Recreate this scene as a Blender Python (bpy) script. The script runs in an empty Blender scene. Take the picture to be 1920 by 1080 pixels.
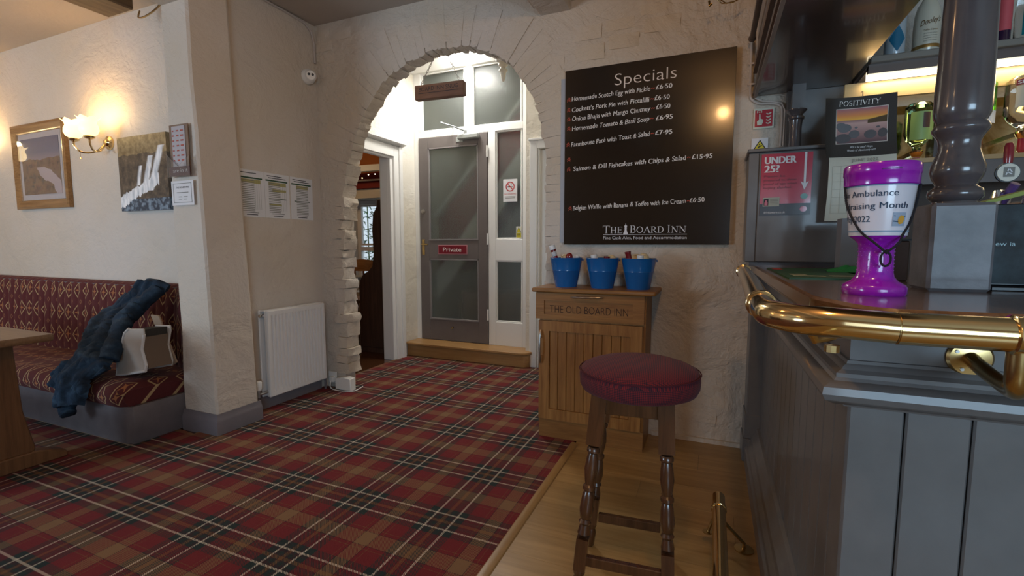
import bpy, bmesh, math, random
from mathutils import Vector, Matrix
R = math.radians
rnd = random.Random(7)
C = bpy.context.scene.collection
sc = bpy.context.scene

# ---------------------------------------------------------------- camera, world, light, exposure
cam_d = bpy.data.cameras.new('camera'); cam = bpy.data.objects.new('camera', cam_d); C.objects.link(cam)
cam.location = (0, 0, 1.15)
cam.rotation_euler = (R(90 - 5.3), 0, R(22.9))
cam_d.sensor_width = 36; cam_d.lens = 36 * 886 / 1920; cam_d.clip_start = 0.02
sc.camera = cam
sc.view_settings.view_transform = 'Standard'; sc.view_settings.look = 'None'
sc.view_settings.gamma = 1; sc.view_settings.use_curve_mapping = False
sc.view_settings.exposure = 0.0
w = bpy.data.worlds.new('world'); sc.world = w; w.use_nodes = True
wn = w.node_tree; wn.nodes['Background'].inputs[0].default_value = (0.72, 0.85, 1.0, 1)
wn.nodes['Background'].inputs[1].default_value = 1.6

def area(name, loc, rot, sx, sy, power, col):
    d = bpy.data.lights.new(name, 'AREA'); d.shape = 'RECTANGLE'; d.size = sx; d.size_y = sy
    d.energy = power; d.color = col
    o = bpy.data.objects.new(name, d); C.objects.link(o); o.location = loc; o.rotation_euler = rot
    return o
def point(name, loc, power, col, r=0.04):
    d = bpy.data.lights.new(name, 'POINT'); d.energy = power; d.color = col; d.shadow_soft_size = r
    o = bpy.data.objects.new(name, d); C.objects.link(o); o.location = loc
    return o
COOL = (0.60, 0.80, 1.0); WARM = (1.0, 0.60, 0.28); WHITE = (1.0, 0.97, 0.92)
# daylight entering at the two windows behind the camera
area('daylight_window_left', (-4.7, -2.12, 1.25), (R(90), 0, 0), 1.7, 1.0, 78, COOL)
area('daylight_window_right', (1.75, -2.12, 1.25), (R(90), 0, 0), 1.7, 1.0, 58, (0.50, 0.76, 1.0))
# ceiling lamps and added warm fills of the bar room (all above the frame)
point('bar_lamp', (0.05, 0.55, 2.42), 22, (1.0, 0.54, 0.21), 0.05)
point('room_warm_fill', (-2.4, -0.6, 2.3), 4, WARM, 0.08)  # added warm fill light, not an actual fitting of the room
point('bar_side_fill', (-1.6, 1.2, 2.4), 4.5, (1.0, 0.56, 0.24), 0.06)  # added fill to warm the side boards of the bar, no fitting
point('far_room_lamp', (-5.3, 0.4, 2.35), 22, WARM, 0.08)

# ---------------------------------------------------------------- materials
def nt(name):
    m = bpy.data.materials.new(name); m.use_nodes = True
    return m, m.node_tree, m.node_tree.nodes['Principled BSDF']
def N(t, typ, **kw):
    n = t.nodes.new(typ)
    for k, v in kw.items():
        if k[0] == 'i' and k[1:].isdigit(): n.inputs[int(k[1:])].default_value = v
        else: setattr(n, k, v)
    return n
def math_(t, op, a, b=None, c=None):
    n = t.nodes.new('ShaderNodeMath'); n.operation = op
    for i, v in enumerate((a, b, c)):
        if v is None: continue
        if isinstance(v, (int, float)): n.inputs[i].default_value = v
        else: t.links.new(v, n.inputs[i])
    return n.outputs[0]
def ramp(t, fac, stops, const=False):
    r = t.nodes.new('ShaderNodeValToRGB')
    if const: r.color_ramp.interpolation = 'CONSTANT'
    e = r.color_ramp.elements
    e[0].position = stops[0][0]; e[0].color = (*stops[0][1], 1); e[1].position = stops[-1][0]; e[1].color = (*stops[-1][1], 1)
    for p, c in stops[1:-1]:
        el = e.new(p); el.color = (*c, 1)
    t.links.new(fac, r.inputs[0]); return r.outputs[0]
def mixc(t, f, a, b, mode='MIX'):
    n = t.nodes.new('ShaderNodeMix'); n.data_type = 'RGBA'; n.blend_type = mode
    for i, v in ((0, f), (6, a), (7, b)):
        if isinstance(v, (int, float)): n.inputs[i].default_value = v
        elif isinstance(v, tuple): n.inputs[i].default_value = (*v, 1)
        else: t.links.new(v, n.inputs[i])
    return n.outputs[2]
def coords(t, scale=(1, 1, 1), kind='Object'):
    tc = t.nodes.new('ShaderNodeTexCoord'); mp = t.nodes.new('ShaderNodeMapping')
    mp.inputs['Scale'].default_value = scale
    t.links.new(tc.outputs[kind], mp.inputs[0]); return mp.outputs[0]
def noise(t, vec, scale, detail=4, rough=0.55, dist=0):
    n = t.nodes.new('ShaderNodeTexNoise'); n.inputs['Scale'].default_value = scale
    n.inputs['Detail'].default_value = detail; n.inputs['Roughness'].default_value = rough
    n.inputs['Distortion'].default_value = dist
    t.links.new(vec, n.inputs['Vector']); return n.outputs[0]
def bump(t, b, h, strength, dist=0.01):
    n = t.nodes.new('ShaderNodeBump'); n.inputs['Strength'].default_value = strength
    n.inputs['Distance'].default_value = dist
    t.links.new(h, n.inputs['Height']); t.links.new(n.outputs[0], b.inputs['Normal'])
MC = {}
def plain(name, col, rough=0.5, metal=0.0, var=0.0, bmp=0.0, bscale=60, emis=None, estr=0, coat=0, trans=0, ior=1.45, alpha=1):
    if name in MC: return MC[name]
    m, t, b = nt(name)
    b.inputs['Base Color'].default_value = (*col, 1); b.inputs['Roughness'].default_value = rough
    b.inputs['Metallic'].default_value = metal; b.inputs['Coat Weight'].default_value = coat
    b.inputs['Coat Roughness'].default_value = 0.08
    b.inputs['Transmission Weight'].default_value = trans; b.inputs['IOR'].default_value = ior
    if emis: b.inputs['Emission Color'].default_value = (*emis, 1); b.inputs['Emission Strength'].default_value = estr
    v = coords(t)
    if var:
        f = noise(t, v, 9, 5)
        dark = tuple(c * (1 - var) for c in col); lite = tuple(min(1, c * (1 + var)) for c in col)
        t.links.new(ramp(t, f, [(0.3, dark), (0.7, lite)]), b.inputs['Base Color'])
    if bmp: bump(t, b, noise(t, v, bscale, 4), bmp, 0.003)
    MC[name] = m; return m
def plaster(name, col, rough=0.85, st=0.5, stain=0.10, big=1.0):
    m, t, b = nt(name); v = coords(t); b.inputs['Roughness'].default_value = rough
    n1 = noise(t, v, 3.2, 6, 0.6, 0.6); n2 = noise(t, v, 26, 6, 0.6); n3 = noise(t, v, 1.1, 3)
    cr = noise(t, coords(t, (1, 1, 2.2)), 2.6, 3, 0.5, 1.4)          # trowel ridges
    ridge = math_(t, 'ABSOLUTE', math_(t, 'SUBTRACT', cr, 0.5))
    rdg = math_(t, 'SUBTRACT', 1.0, math_(t, 'MINIMUM', math_(t, 'MULTIPLY', ridge, 60), 1.0))
    h = math_(t, 'ADD', math_(t, 'MULTIPLY', n1, 1.6 * big), math_(t, 'ADD', math_(t, 'MULTIPLY', n2, 0.28), math_(t, 'MULTIPLY', rdg, -0.05)))
    bump(t, b, h, st, 0.03)
    c2 = tuple(c * (1 - stain) for c in col); c3 = (col[0] * (1 - stain * .4), col[1] * (1 - stain * .8), col[2] * (1 - stain * 1.6))
    c = mixc(t, ramp(t, n3, [(0.35, (0, 0, 0)), (0.65, (1, 1, 1))]), col, c3)
    c = mixc(t, math_(t, 'MULTIPLY', rdg, 0.0), c, tuple(x * .62 for x in col))
    t.links.new(c, b.inputs['Base Color']); return m
def wood(name, c1, c2, ax=0, rough=0.4, sc_=1.0, coat=0.0, bm=0.08):
    m, t, b = nt(name); s = [18 * sc_, 18 * sc_, 18 * sc_]; s[ax] = 1.1 * sc_
    v = coords(t, tuple(s)); f = noise(t, v, 2.2, 6, 0.6, 0.8); f2 = noise(t, coords(t, tuple(x * 3 for x in s)), 3, 3)
    f = math_(t, 'ADD', math_(t, 'MULTIPLY', f, 0.75), math_(t, 'MULTIPLY', f2, 0.25))
    oi = t.nodes.new('ShaderNodeObjectInfo')
    c = ramp(t, f, [(0.32, c1), (0.62, c2)])
    c = mixc(t, math_(t, 'MULTIPLY', oi.outputs['Random'], 0.28), c, tuple(x * .6 for x in c1))
    t.links.new(c, b.inputs['Base Color'])
    b.inputs['Roughness'].default_value = rough; b.inputs['Coat Weight'].default_value = coat; b.inputs['Coat Roughness'].default_value = 0.12
    bump(t, b, f, bm, 0.004); return m
def emit(name, col, s):
    if name in MC: return MC[name]
    m, t, b = nt(name); b.inputs['Base Color'].default_value = (*col, 1)
    b.inputs['Emission Color'].default_value = (*col, 1); b.inputs['Emission Strength'].default_value = s
    MC[name] = m; return m
def glass(name, col=(1, 1, 1), rough=0.02, ior=1.45):
    return plain(name, col, rough, trans=1.0, ior=ior)

M = {}
M['wall'] = plaster('warm_white_plaster', (0.62, 0.56, 0.50), st=0.55)
M['wall_arch'] = plaster('rough_arch_plaster', (0.60, 0.54, 0.475), st=0.85, big=1.3)
M['stone'] = plaster('painted_stone', (0.62, 0.56, 0.50), st=0.7, stain=0.16)
M['snugwall'] = plaster('snug_plaster', (0.74, 0.70, 0.62), st=0.5)
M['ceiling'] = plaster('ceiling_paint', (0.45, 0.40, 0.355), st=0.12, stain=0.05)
M['white'] = plain('white_gloss_paint', (0.80, 0.79, 0.76), 0.35, bmp=0.05, bscale=20)
M['grey'] = plain('grey_eggshell_paint', (0.128, 0.124, 0.124), 0.38, var=0.10, bmp=0.10, bscale=35, coat=0.25)
M['doorgrey'] = plain('door_grey_paint', (0.150, 0.130, 0.125), 0.42, var=0.06, bmp=0.05)
M['gloss'] = plain('dark_gloss_paint', (0.085, 0.074, 0.078), 0.22, var=0.1, bmp=0.05, bscale=14, coat=0.7)
M['skirt'] = plain('skirting_grey', (0.17, 0.155, 0.17), 0.4, var=0.08)
M['benchpaint'] = plain('bench_grey_paint', (0.125, 0.108, 0.112), 0.5, var=0.14)
M['oak'] = wood('dresser_oak', (0.20, 0.078, 0.016), (0.36, 0.170, 0.045), 2, 0.42)
M['oakx'] = wood('dresser_oak_across', (0.185, 0.074, 0.016), (0.33, 0.155, 0.042), 0, 0.42)
M['step'] = wood('step_oak', (0.33, 0.17, 0.055), (0.46, 0.26, 0.10), 0, 0.35)
M['lam'] = wood('laminate', (0.27, 0.155, 0.050), (0.43, 0.270, 0.105), 0, 0.32, 0.55)
M['dark'] = wood('dark_stained_wood', (0.050, 0.018, 0.007), (0.105, 0.040, 0.015), 2, 0.25, 1, 0.4)
M['settle'] = wood('settle_wood', (0.045, 0.022, 0.013), (0.100, 0.050, 0.030), 2, 0.5)
M['table'] = wood('old_table_oak', (0.10, 0.042, 0.015), (0.20, 0.095, 0.038), 2, 0.5)
M['tabletop'] = wood('table_top_oak', (0.17, 0.088, 0.042), (0.28, 0.16, 0.080), 0, 0.35)
M['ctop'] = wood('counter_oak', (0.12, 0.062, 0.030), (0.24, 0.13, 0.068), 1, 0.18, 1, 0.6)
M['beam'] = wood('old_beam', (0.10, 0.055, 0.028), (0.24, 0.15, 0.075), 1, 0.7, 0.8, 0, 0.4)
M['brass'] = plain('polished_brass', (0.80, 0.60, 0.30), 0.13, 1.0)
M['brassd'] = plain('aged_brass', (0.50, 0.35, 0.15), 0.25, 1.0, var=0.15)
M['chrome'] = plain('chrome', (0.75, 0.75, 0.78), 0.15, 1.0)
M['steel'] = plain('brushed_steel', (0.50, 0.50, 0.50), 0.35, 1.0)
M['pewter'] = plain('pewter', (0.34, 0.32, 0.30), 0.35, 1.0)
M['black'] = plain('black_plastic', (0.012, 0.012, 0.014), 0.35)
M['paper'] = plain('paper', (0.72, 0.72, 0.74), 0.6)
M['ink'] = plain('ink', (0.02, 0.02, 0.03), 0.7)
M['greyink'] = plain('grey_ink', (0.22, 0.22, 0.20), 0.7)
M['plasticw'] = plain('white_plastic', (0.78, 0.78, 0.75), 0.3)

def carpet_mat():
    m, t, b = nt('tartan_carpet')
    tc = t.nodes.new('ShaderNodeTexCoord'); sp = t.nodes.new('ShaderNodeSeparateXYZ'); t.links.new(tc.outputs['Object'], sp.inputs[0])
    red = (0.155, 0.005, 0.009); grn = (0.003, 0.020, 0.019); wht = (0.60, 0.53, 0.42); tan = (0.215, 0.115, 0.050); gold = (0.16, 0.07, 0.02); mar = (0.028, 0.005, 0.009)
    def axis(s, x0, P):
        k = 2.0 / P * 1.0
        u = math_(t, 'MULTIPLY', math_(t, 'ABSOLUTE', math_(t, 'SUBTRACT', math_(t, 'FRACT', math_(t, 'ADD', math_(t, 'DIVIDE', math_(t, 'SUBTRACT', s, x0), P), 10.5)), 0.5)), P)
        st = [(0, gold), (.008, mar), (.014, grn), (.030, mar), (.045, wht), (.054, grn), (.088, red), (.156, gold), (.159, red), (.174, mar), (.178, tan)]
        return ramp(t, math_(t, 'DIVIDE', u, P / 2), [(p / (P / 2), c) for p, c in st], True)
    cx = axis(sp.outputs[0], -0.995, 0.415); cy = axis(sp.outputs[1], 1.600, 0.430)
    tw = math_(t, 'FRACT', math_(t, 'MULTIPLY', math_(t, 'ADD', sp.outputs[0], sp.outputs[1]), 150.0))
    f = math_(t, 'GREATER_THAN', tw, 0.5)
    c = mixc(t, f, cx, cy)
    nz = noise(t, tc.outputs['Object'], 2.0, 3); fine = noise(t, tc.outputs['Object'], 420, 2)
    c = mixc(t, math_(t, 'MULTIPLY', nz, 0.16), c, (0.06, 0.02, 0.015))
    t.links.new(c, b.inputs['Base Color']); b.inputs['Roughness'].default_value = 0.95
    b.inputs['Sheen Weight'].default_value = 0.0
    bump(t, b, math_(t, 'ADD', fine, math_(t, 'MULTIPLY', f, 0.4)), 0.35, 0.003); return m
M['carpet'] = carpet_mat()
def uphol(name, a, bx, base=(0.078, 0.008, 0.009)):
    m, t, b = nt(name); tc = t.nodes.new('ShaderNodeTexCoord'); sp = t.nodes.new('ShaderNodeSeparateXYZ'); t.links.new(tc.outputs['Object'], sp.inputs[0])
    u = math_(t, 'DIVIDE', sp.outputs[a], 0.118); v = math_(t, 'DIVIDE', math_(t, 'SUBTRACT', sp.outputs[1], sp.outputs[2]) if bx == 1 else sp.outputs[2], 0.175)
    def dia(u, v):
        du = math_(t, 'ABSOLUTE', math_(t, 'SUBTRACT', math_(t, 'FRACT', math_(t, 'ADD', u, 20.0)), 0.5))
        dv = math_(t, 'ABSOLUTE', math_(t, 'SUBTRACT', math_(t, 'FRACT', math_(t, 'ADD', v, 20.0)), 0.5))
        return math_(t, 'ADD', du, dv), du, dv
    d, du, dv = dia(u, v)
    ring = math_(t, 'LESS_THAN', math_(t, 'ABSOLUTE', math_(t, 'SUBTRACT', d, 0.34)), 0.035)
    star = math_(t, 'LESS_THAN', math_(t, 'MULTIPLY', math_(t, 'MULTIPLY', du, dv), math_(t, 'ADD', 1.0, math_(t, 'MULTIPLY', math_(t, 'GREATER_THAN', d, 0.20), 90.0))), 0.0022)
    star = math_(t, 'MULTIPLY', star, math_(t, 'LESS_THAN', d, 0.20))
    d2, du2, dv2 = dia(math_(t, 'ADD', u, 0.5), math_(t, 'ADD', v, 0.5))
    star2 = math_(t, 'MULTIPLY', math_(t, 'LESS_THAN', math_(t, 'ABSOLUTE', math_(t, 'SUBTRACT', d2, 0.09)), 0.03), 1.0)
    fuzz = noise(t, tc.outputs['Object'], 160, 3)
    c = mixc(t, star2, base, (0.24, 0.10, 0.045))
    c = mixc(t, star, c, (0.42, 0.17, 0.06)); c = mixc(t, ring, c, (0.50, 0.35, 0.17))
    c = mixc(t, math_(t, 'MULTIPLY', fuzz, 0.55), c, base)
    t.links.new(c, b.inputs['Base Color']); b.inputs['Roughness'].default_value = 0.9
    b.inputs['Sheen Weight'].default_value = 0.06; b.inputs['Sheen Tint'].default_value = (1, .6, .5, 1)
    bump(t, b, fuzz, 0.3, 0.002); return m
M['upback'] = uphol('moquette_back', 0, 2); M['upseat'] = uphol('moquette_seat', 0, 1)
def check_mat():
    m, t, b = nt('burgundy_check_fabric'); tc = t.nodes.new('ShaderNodeTexCoord'); sp = t.nodes.new('ShaderNodeSeparateXYZ'); t.links.new(tc.outputs['Object'], sp.inputs[0])
    ang = math_(t, 'MULTIPLY', math_(t, 'ARCTAN2', sp.outputs[1], sp.outputs[0]), 0.19)
    side = math_(t, 'LESS_THAN', sp.outputs[2], -0.030)
    u = mixc(t, side, sp.outputs[0], ang); v = mixc(t, side, sp.outputs[1], sp.outputs[2])
    def st(x): return math_(t, 'GREATER_THAN', math_(t, 'FRACT', math_(t, 'ADD', math_(t, 'MULTIPLY', x, 190), 50)), 0.52)
    a, c_ = st(u), st(v)
    f = math_(t, 'MULTIPLY', math_(t, 'ADD', a, c_), 0.5)
    c = ramp(t, f, [(0, (0.180, 0.008, 0.010)), (0.5, (0.070, 0.005, 0.012)), (1, (0.008, 0.004, 0.012))])
    t.links.new(c, b.inputs['Base Color']); b.inputs['Roughness'].default_value = 0.9
    b.inputs['Sheen Weight'].default_value = 0.05
    bump(t, b, f, 0.3, 0.001); return m
M['check'] = check_mat()
def obscured():
    m, t, b = nt('obscured_glass'); b.inputs['Transmission Weight'].default_value = 0.92; b.inputs['Roughness'].default_value = 0.24
    b.inputs['Base Color'].default_value = (0.74, 0.78, 0.74, 1); b.inputs['IOR'].default_value = 1.3
    tc = t.nodes.new('ShaderNodeTexCoord'); sp = t.nodes.new('ShaderNodeSeparateXYZ'); t.links.new(tc.outputs['Object'], sp.inputs[0])
    a = math_(t, 'SINE', math_(t, 'MULTIPLY', sp.outputs[0], 520)); c = math_(t, 'SINE', math_(t, 'MULTIPLY', sp.outputs[2], 520))
    bump(t, b, math_(t, 'ADD', a, c), 0.25, 0.0006); return m
M['obs'] = obscured()
M['clear'] = glass('clear_glass')
def denim():
    m, t, b = nt('denim'); v = coords(t); f = noise(t, v, 14, 5, .6); g = noise(t, v, 260, 2)
    c = ramp(t, f, [(0.3, (0.003, 0.010, 0.022)), (0.55, (0.009, 0.028, 0.055)), (0.8, (0.05, 0.09, 0.13))])
    t.links.new(c, b.inputs['Base Color']); b.inputs['Roughness'].default_value = 0.9
    bump(t, b, math_(t, 'ADD', math_(t, 'MULTIPLY', f, 2.0), g), 0.5, 0.004); return m
M['denim'] = denim()

# ---------------------------------------------------------------- mesh builder
class MB:
    def __init__(s): s.v = []; s.f = []
    def add(s, vs, fs, mt=None):
        n = len(s.v)
        s.v += [tuple(mt @ Vector(p)) if mt else tuple(p) for p in vs]
        s.f += [tuple(i + n for i in q) for q in fs]; return s
    def box(s, x0, x1, y0, y1, z0, z1, mt=None):
        vs = [(x, y, z) for z in (z0, z1) for y in (y0, y1) for x in (x0, x1)]
        return s.add(vs, [(0, 2, 3, 1), (4, 5, 7, 6), (0, 1, 5, 4), (2, 6, 7, 3), (0, 4, 6, 2), (1, 3, 7, 5)], mt)
    def prism(s, poly, lo, hi, plane='xz', mt=None):
        n = len(poly)
        def P(a, b, h): return {'xz': (a, h, b), 'xy': (a, b, h), 'yz': (h, a, b)}[plane]
        vs = [P(a, b, lo) for a, b in poly] + [P(a, b, hi) for a, b in poly]
        fs = [tuple(range(n)), tuple(range(2 * n - 1, n - 1, -1))] + [(i, i + n, (i + 1) % n + n, (i + 1) % n) for i in range(n)]
        return s.add(vs, fs, mt)
    def lathe(s, prof, c=(0, 0, 0), seg=20, mt=None, closed=True):
        vs = []; fs = []
        for r, z in prof:
            for k in range(seg):
                a = 2 * math.pi * k / seg; vs.append((c[0] + r * math.cos(a), c[1] + r * math.sin(a), c[2] + z))
        for i in range(len(prof) - 1):
            for k in range(seg):
                k2 = (k + 1) % seg; fs.append((i * seg + k, i * seg + k2, (i + 1) * seg + k2, (i + 1) * seg + k))
        if closed:
            fs.append(tuple(range(seg - 1, -1, -1))); fs.append(tuple((len(prof) - 1) * seg + k for k in range(seg)))
        return s.add(vs, fs, mt)
    def tube(s, pts, r, seg=10, cap=True, mt=None, flat=1.0):
        pts = [Vector(p) for p in pts]; n = len(pts); rs = r if isinstance(r, (list, tuple)) else [r] * n
        vs = []; fs = []; up = None
        for i, p in enumerate(pts):
            d = (pts[min(i + 1, n - 1)] - pts[max(i - 1, 0)]).normalized()
            if up is None:
                up = Vector((0, 0, 1)) if abs(d.z) < .9 else Vector((1, 0, 0))
            a = d.cross(up).normalized(); b_ = a.cross(d).normalized(); up = b_
            for k in range(seg):
                t = 2 * math.pi * k / seg; vs.append(p + rs[i] * (math.cos(t) * a + flat * math.sin(t) * b_))
        for i in range(n - 1):
            for k in range(seg):
                k2 = (k + 1) % seg; fs.append((i * seg + k, i * seg + k2, (i + 1) * seg + k2, (i + 1) * seg + k))
        if cap: fs.append(tuple(range(seg - 1, -1, -1))); fs.append(tuple((n - 1) * seg + k for k in range(seg)))
        return s.add(vs, fs, mt)
    def sweep(s, path, prof):
        """mitred sweep of a profile (outward offset, z) along a level open path; outward is to the right of travel"""
        P = [Vector((a, b)) for a, b in path]; n = len(P); m = len(prof); vs = []; fs = []
        for i, p in enumerate(P):
            d0 = (P[i] - P[i - 1]).normalized() if i else None
            d1 = (P[i + 1] - P[i]).normalized() if i < n - 1 else None
            r0 = Vector((d0.y, -d0.x)) if d0 else None; r1 = Vector((d1.y, -d1.x)) if d1 else None
            if r0 is None: o = r1
            elif r1 is None: o = r0
            else: o = (r0 + r1); o = o / (1 + r0.dot(r1))
            for off, z in prof: q = p + o * off; vs.append((q.x, q.y, z))
        for i in range(n - 1):
            for k in range(m):
                k2 = (k + 1) % m; fs.append((i * m + k, (i + 1) * m + k, (i + 1) * m + k2, i * m + k2))
        fs.append(tuple(range(m))); fs.append(tuple((n - 1) * m + k for k in range(m - 1, -1, -1)))
        return s.add(vs, fs)
    def grid(s, fn, nu, nv, thick=0):
        vs = [fn(i / nu, j / nv) for j in range(nv + 1) for i in range(nu + 1)]
        fs = [(j * (nu + 1) + i, j * (nu + 1) + i + 1, (j + 1) * (nu + 1) + i + 1, (j + 1) * (nu + 1) + i) for j in range(nv) for i in range(nu)]
        return s.add(vs, fs)
    def mesh(s, name, off=(0, 0, 0), bevel=0, ang=35, solid=0):
        me = bpy.data.meshes.new(name)
        me.from_pydata([(x - off[0], y - off[1], z - off[2]) for x, y, z in s.v], [], s.f)
        bm = bmesh.new(); bm.from_mesh(me)
        bmesh.ops.recalc_face_normals(bm, faces=bm.faces)
        if solid:
            bmesh.ops.solidify(bm, geom=bm.faces[:], thickness=solid)
        if bevel: bmesh.ops.bevel(bm, geom=bm.edges[:], offset=bevel, segments=1, affect='EDGES', clamp_overlap=True)
        bm.to_mesh(me); bm.free()
        me.shade_smooth(); me.set_sharp_from_angle(angle=R(ang)); return me
    def build(s, name, mat_, parent=None, bevel=0, ang=35, local=False, solid=0, label=None):
        root = parent
        while root is not None and root.parent is not None: root = root.parent
        off = (0, 0, 0) if (root is None or local) else tuple(root.location)
        me = s.mesh(name, off, bevel, ang, solid); me.materials.append(mat_ if not isinstance(mat_, str) else M[mat_])
        o = bpy.data.objects.new(name, me); C.objects.link(o)
        if parent is not None: o.parent = parent
        if label: o['label'] = label
        return o
def smooth(P, n=5):
    P = [Vector(p) for p in P]; out = []
    for i in range(len(P) - 1):
        a, b_, c, d = P[max(i - 1, 0)], P[i], P[i + 1], P[min(i + 2, len(P) - 1)]
        for k in range(n):
            t = k / n; out.append(.5 * ((2 * b_) + (c - a) * t + (2 * a - 5 * b_ + 4 * c - d) * t * t + (3 * b_ - a - 3 * c + d) * t ** 3))
    return out + [P[-1]]
def box(name, x0, x1, y0, y1, z0, z1, m, parent=None, bevel=0, **k):
    return MB().box(x0, x1, y0, y1, z0, z1).build(name, m, parent, bevel, **k)
def thing(name, label, cat, loc=(0, 0, 0), rz=0, group=None):
    o = bpy.data.objects.new(name, None); C.objects.link(o); o.location = loc; o.rotation_euler = (0, 0, rz)
    o.empty_display_size = 0.05; o['label'] = label; o['category'] = cat
    if group: o['group'] = group
    return o
def tag(o, label, cat, group=None):
    o['label'] = label; o['category'] = cat
    if group: o['group'] = group
    return o
def struct(o): o['kind'] = 'structure'; return o
def text(s, x0, x1, zb, h, m, parent, frame, name='lettering', shear=0, weight=0, label=None, dz=0, wrap=None, depth=0.0004, spacing=1, hand=0):
    """flat lettering; frame = (origin, x axis, up axis): from x0 to x1 on the base line zb, capital height h"""
    cu = bpy.data.curves.new(name, 'FONT'); cu.body = s; cu.size = 1; cu.shear = shear; cu.offset = min(weight, 0); cu.space_character = spacing
    cu.fill_mode = 'FRONT'; cu.resolution_u = 3
    ob = bpy.data.objects.new(name, cu)
    me = bpy.data.meshes.new_from_object(ob); bpy.data.objects.remove(ob)
    xs = [v.co.x for v in me.vertices]
    if not xs: return None
    a, b_ = min(xs), max(xs); kx = (x1 - x0) / (b_ - a); kz = h / 0.69
    O, X, U = (Vector(q) for q in frame); Nn = X.cross(U).normalized()
    root = parent
    while root is not None and root.parent is not None: root = root.parent
    off = Vector(root.location) if root else Vector()
    if weight > 0:                       # heavier hand: the same outline once more, a hair to the side
        bm = bmesh.new(); bm.from_mesh(me); r = bmesh.ops.duplicate(bm, geom=bm.verts[:] + bm.edges[:] + bm.faces[:])
        bmesh.ops.translate(bm, verts=[q for q in r['geom'] if isinstance(q, bmesh.types.BMVert)], vec=(weight * 6, 0, .0004)); bm.to_mesh(me); bm.free()
    for v in me.vertices:
        x = x0 + (v.co.x - a) * kx; z = zb + v.co.y * kz + dz * (x - x0) / (x1 - x0)
        if hand: z += hand * (math.sin(x * 61 + zb * 40) + .6 * math.sin(x * 173 + zb * 90)) * (1 + .5 * (v.co.y > .5)); x += hand * .7 * math.sin(x * 97 + v.co.y * 6 + zb * 77)
        if wrap: p = Vector(wrap(x, z))
        else: p = O + X * x + U * z + Nn * (depth + v.co.z)
        v.co = p - off
    me.materials.append(m if not isinstance(m, str) else M[m])
    o = bpy.data.objects.new(name, me); C.objects.link(o); o.parent = parent
    if label: o['label'] = label
    return o
def lines(m, parent, rects, frame, depth=0.0006, name='print'):
    """one printed layer: flat rectangles (x0,x1,z0,z1) in a frame"""
    O, X, U = (Vector(q) for q in frame); Nn = X.cross(U).normalized(); b_ = MB()
    for x0, x1, z0, z1 in rects:
        b_.add([tuple(O + X * a + U * c + Nn * depth) for a, c in ((x0, z0), (x1, z0), (x1, z1), (x0, z1))], [(0, 1, 2, 3)])
    return b_.build(name, m, parent)
def flatpoly(poly, m, parent, frame, depth=0.0008, name='print', label=None):
    O, X, U = (Vector(q) for q in frame); Nn = X.cross(U).normalized(); b_ = MB()
    b_.add([tuple(O + X * a + U * c + Nn * depth) for a, c in poly], [tuple(range(len(poly)))])
    return b_.build(name, m, parent, label=label)
FS = lambda y: ((0, y, 0), (1, 0, 0), (0, 0, 1))      # facing the camera side (-Y)
FE = lambda x: ((x, 0, 0), (0, 1, 0), (0, 0, 1))      # facing +X
def strokes(segs, parent, m, frame, name='lettering', depth=0.0006):
    O, X, U = (Vector(q) for q in frame); Nn = X.cross(U).normalized(); b_ = MB()
    for x0, z0, x1, z1, wd in segs:
        d = Vector((x1 - x0, z1 - z0)); L = d.length or 1e-6; n = Vector((-d.y, d.x)) / L * wd / 2
        q = [(x0 + n.x, z0 + n.y), (x0 - n.x, z0 - n.y), (x1 - n.x, z1 - n.y), (x1 + n.x, z1 + n.y)]
        b_.add([tuple(O + X * a + U * c + Nn * depth) for a, c in q], [(0, 1, 2, 3)])
    return b_.build(name, m, parent)
def arc(cx, cz, rx, rz, a0, a1, n, th, ti):
    pts = [(cx + rx * math.cos(R(a0 + (a1 - a0) * i / n)), cz + rz * math.sin(R(a0 + (a1 - a0) * i / n))) for i in range(n + 1)]
    out = []
    for i in range(n):
        am = R(a0 + (a1 - a0) * (i + .5) / n); wd = ti + (th - ti) * abs(math.cos(am)); out.append((*pts[i], *pts[i + 1], wd))
    return out
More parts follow.
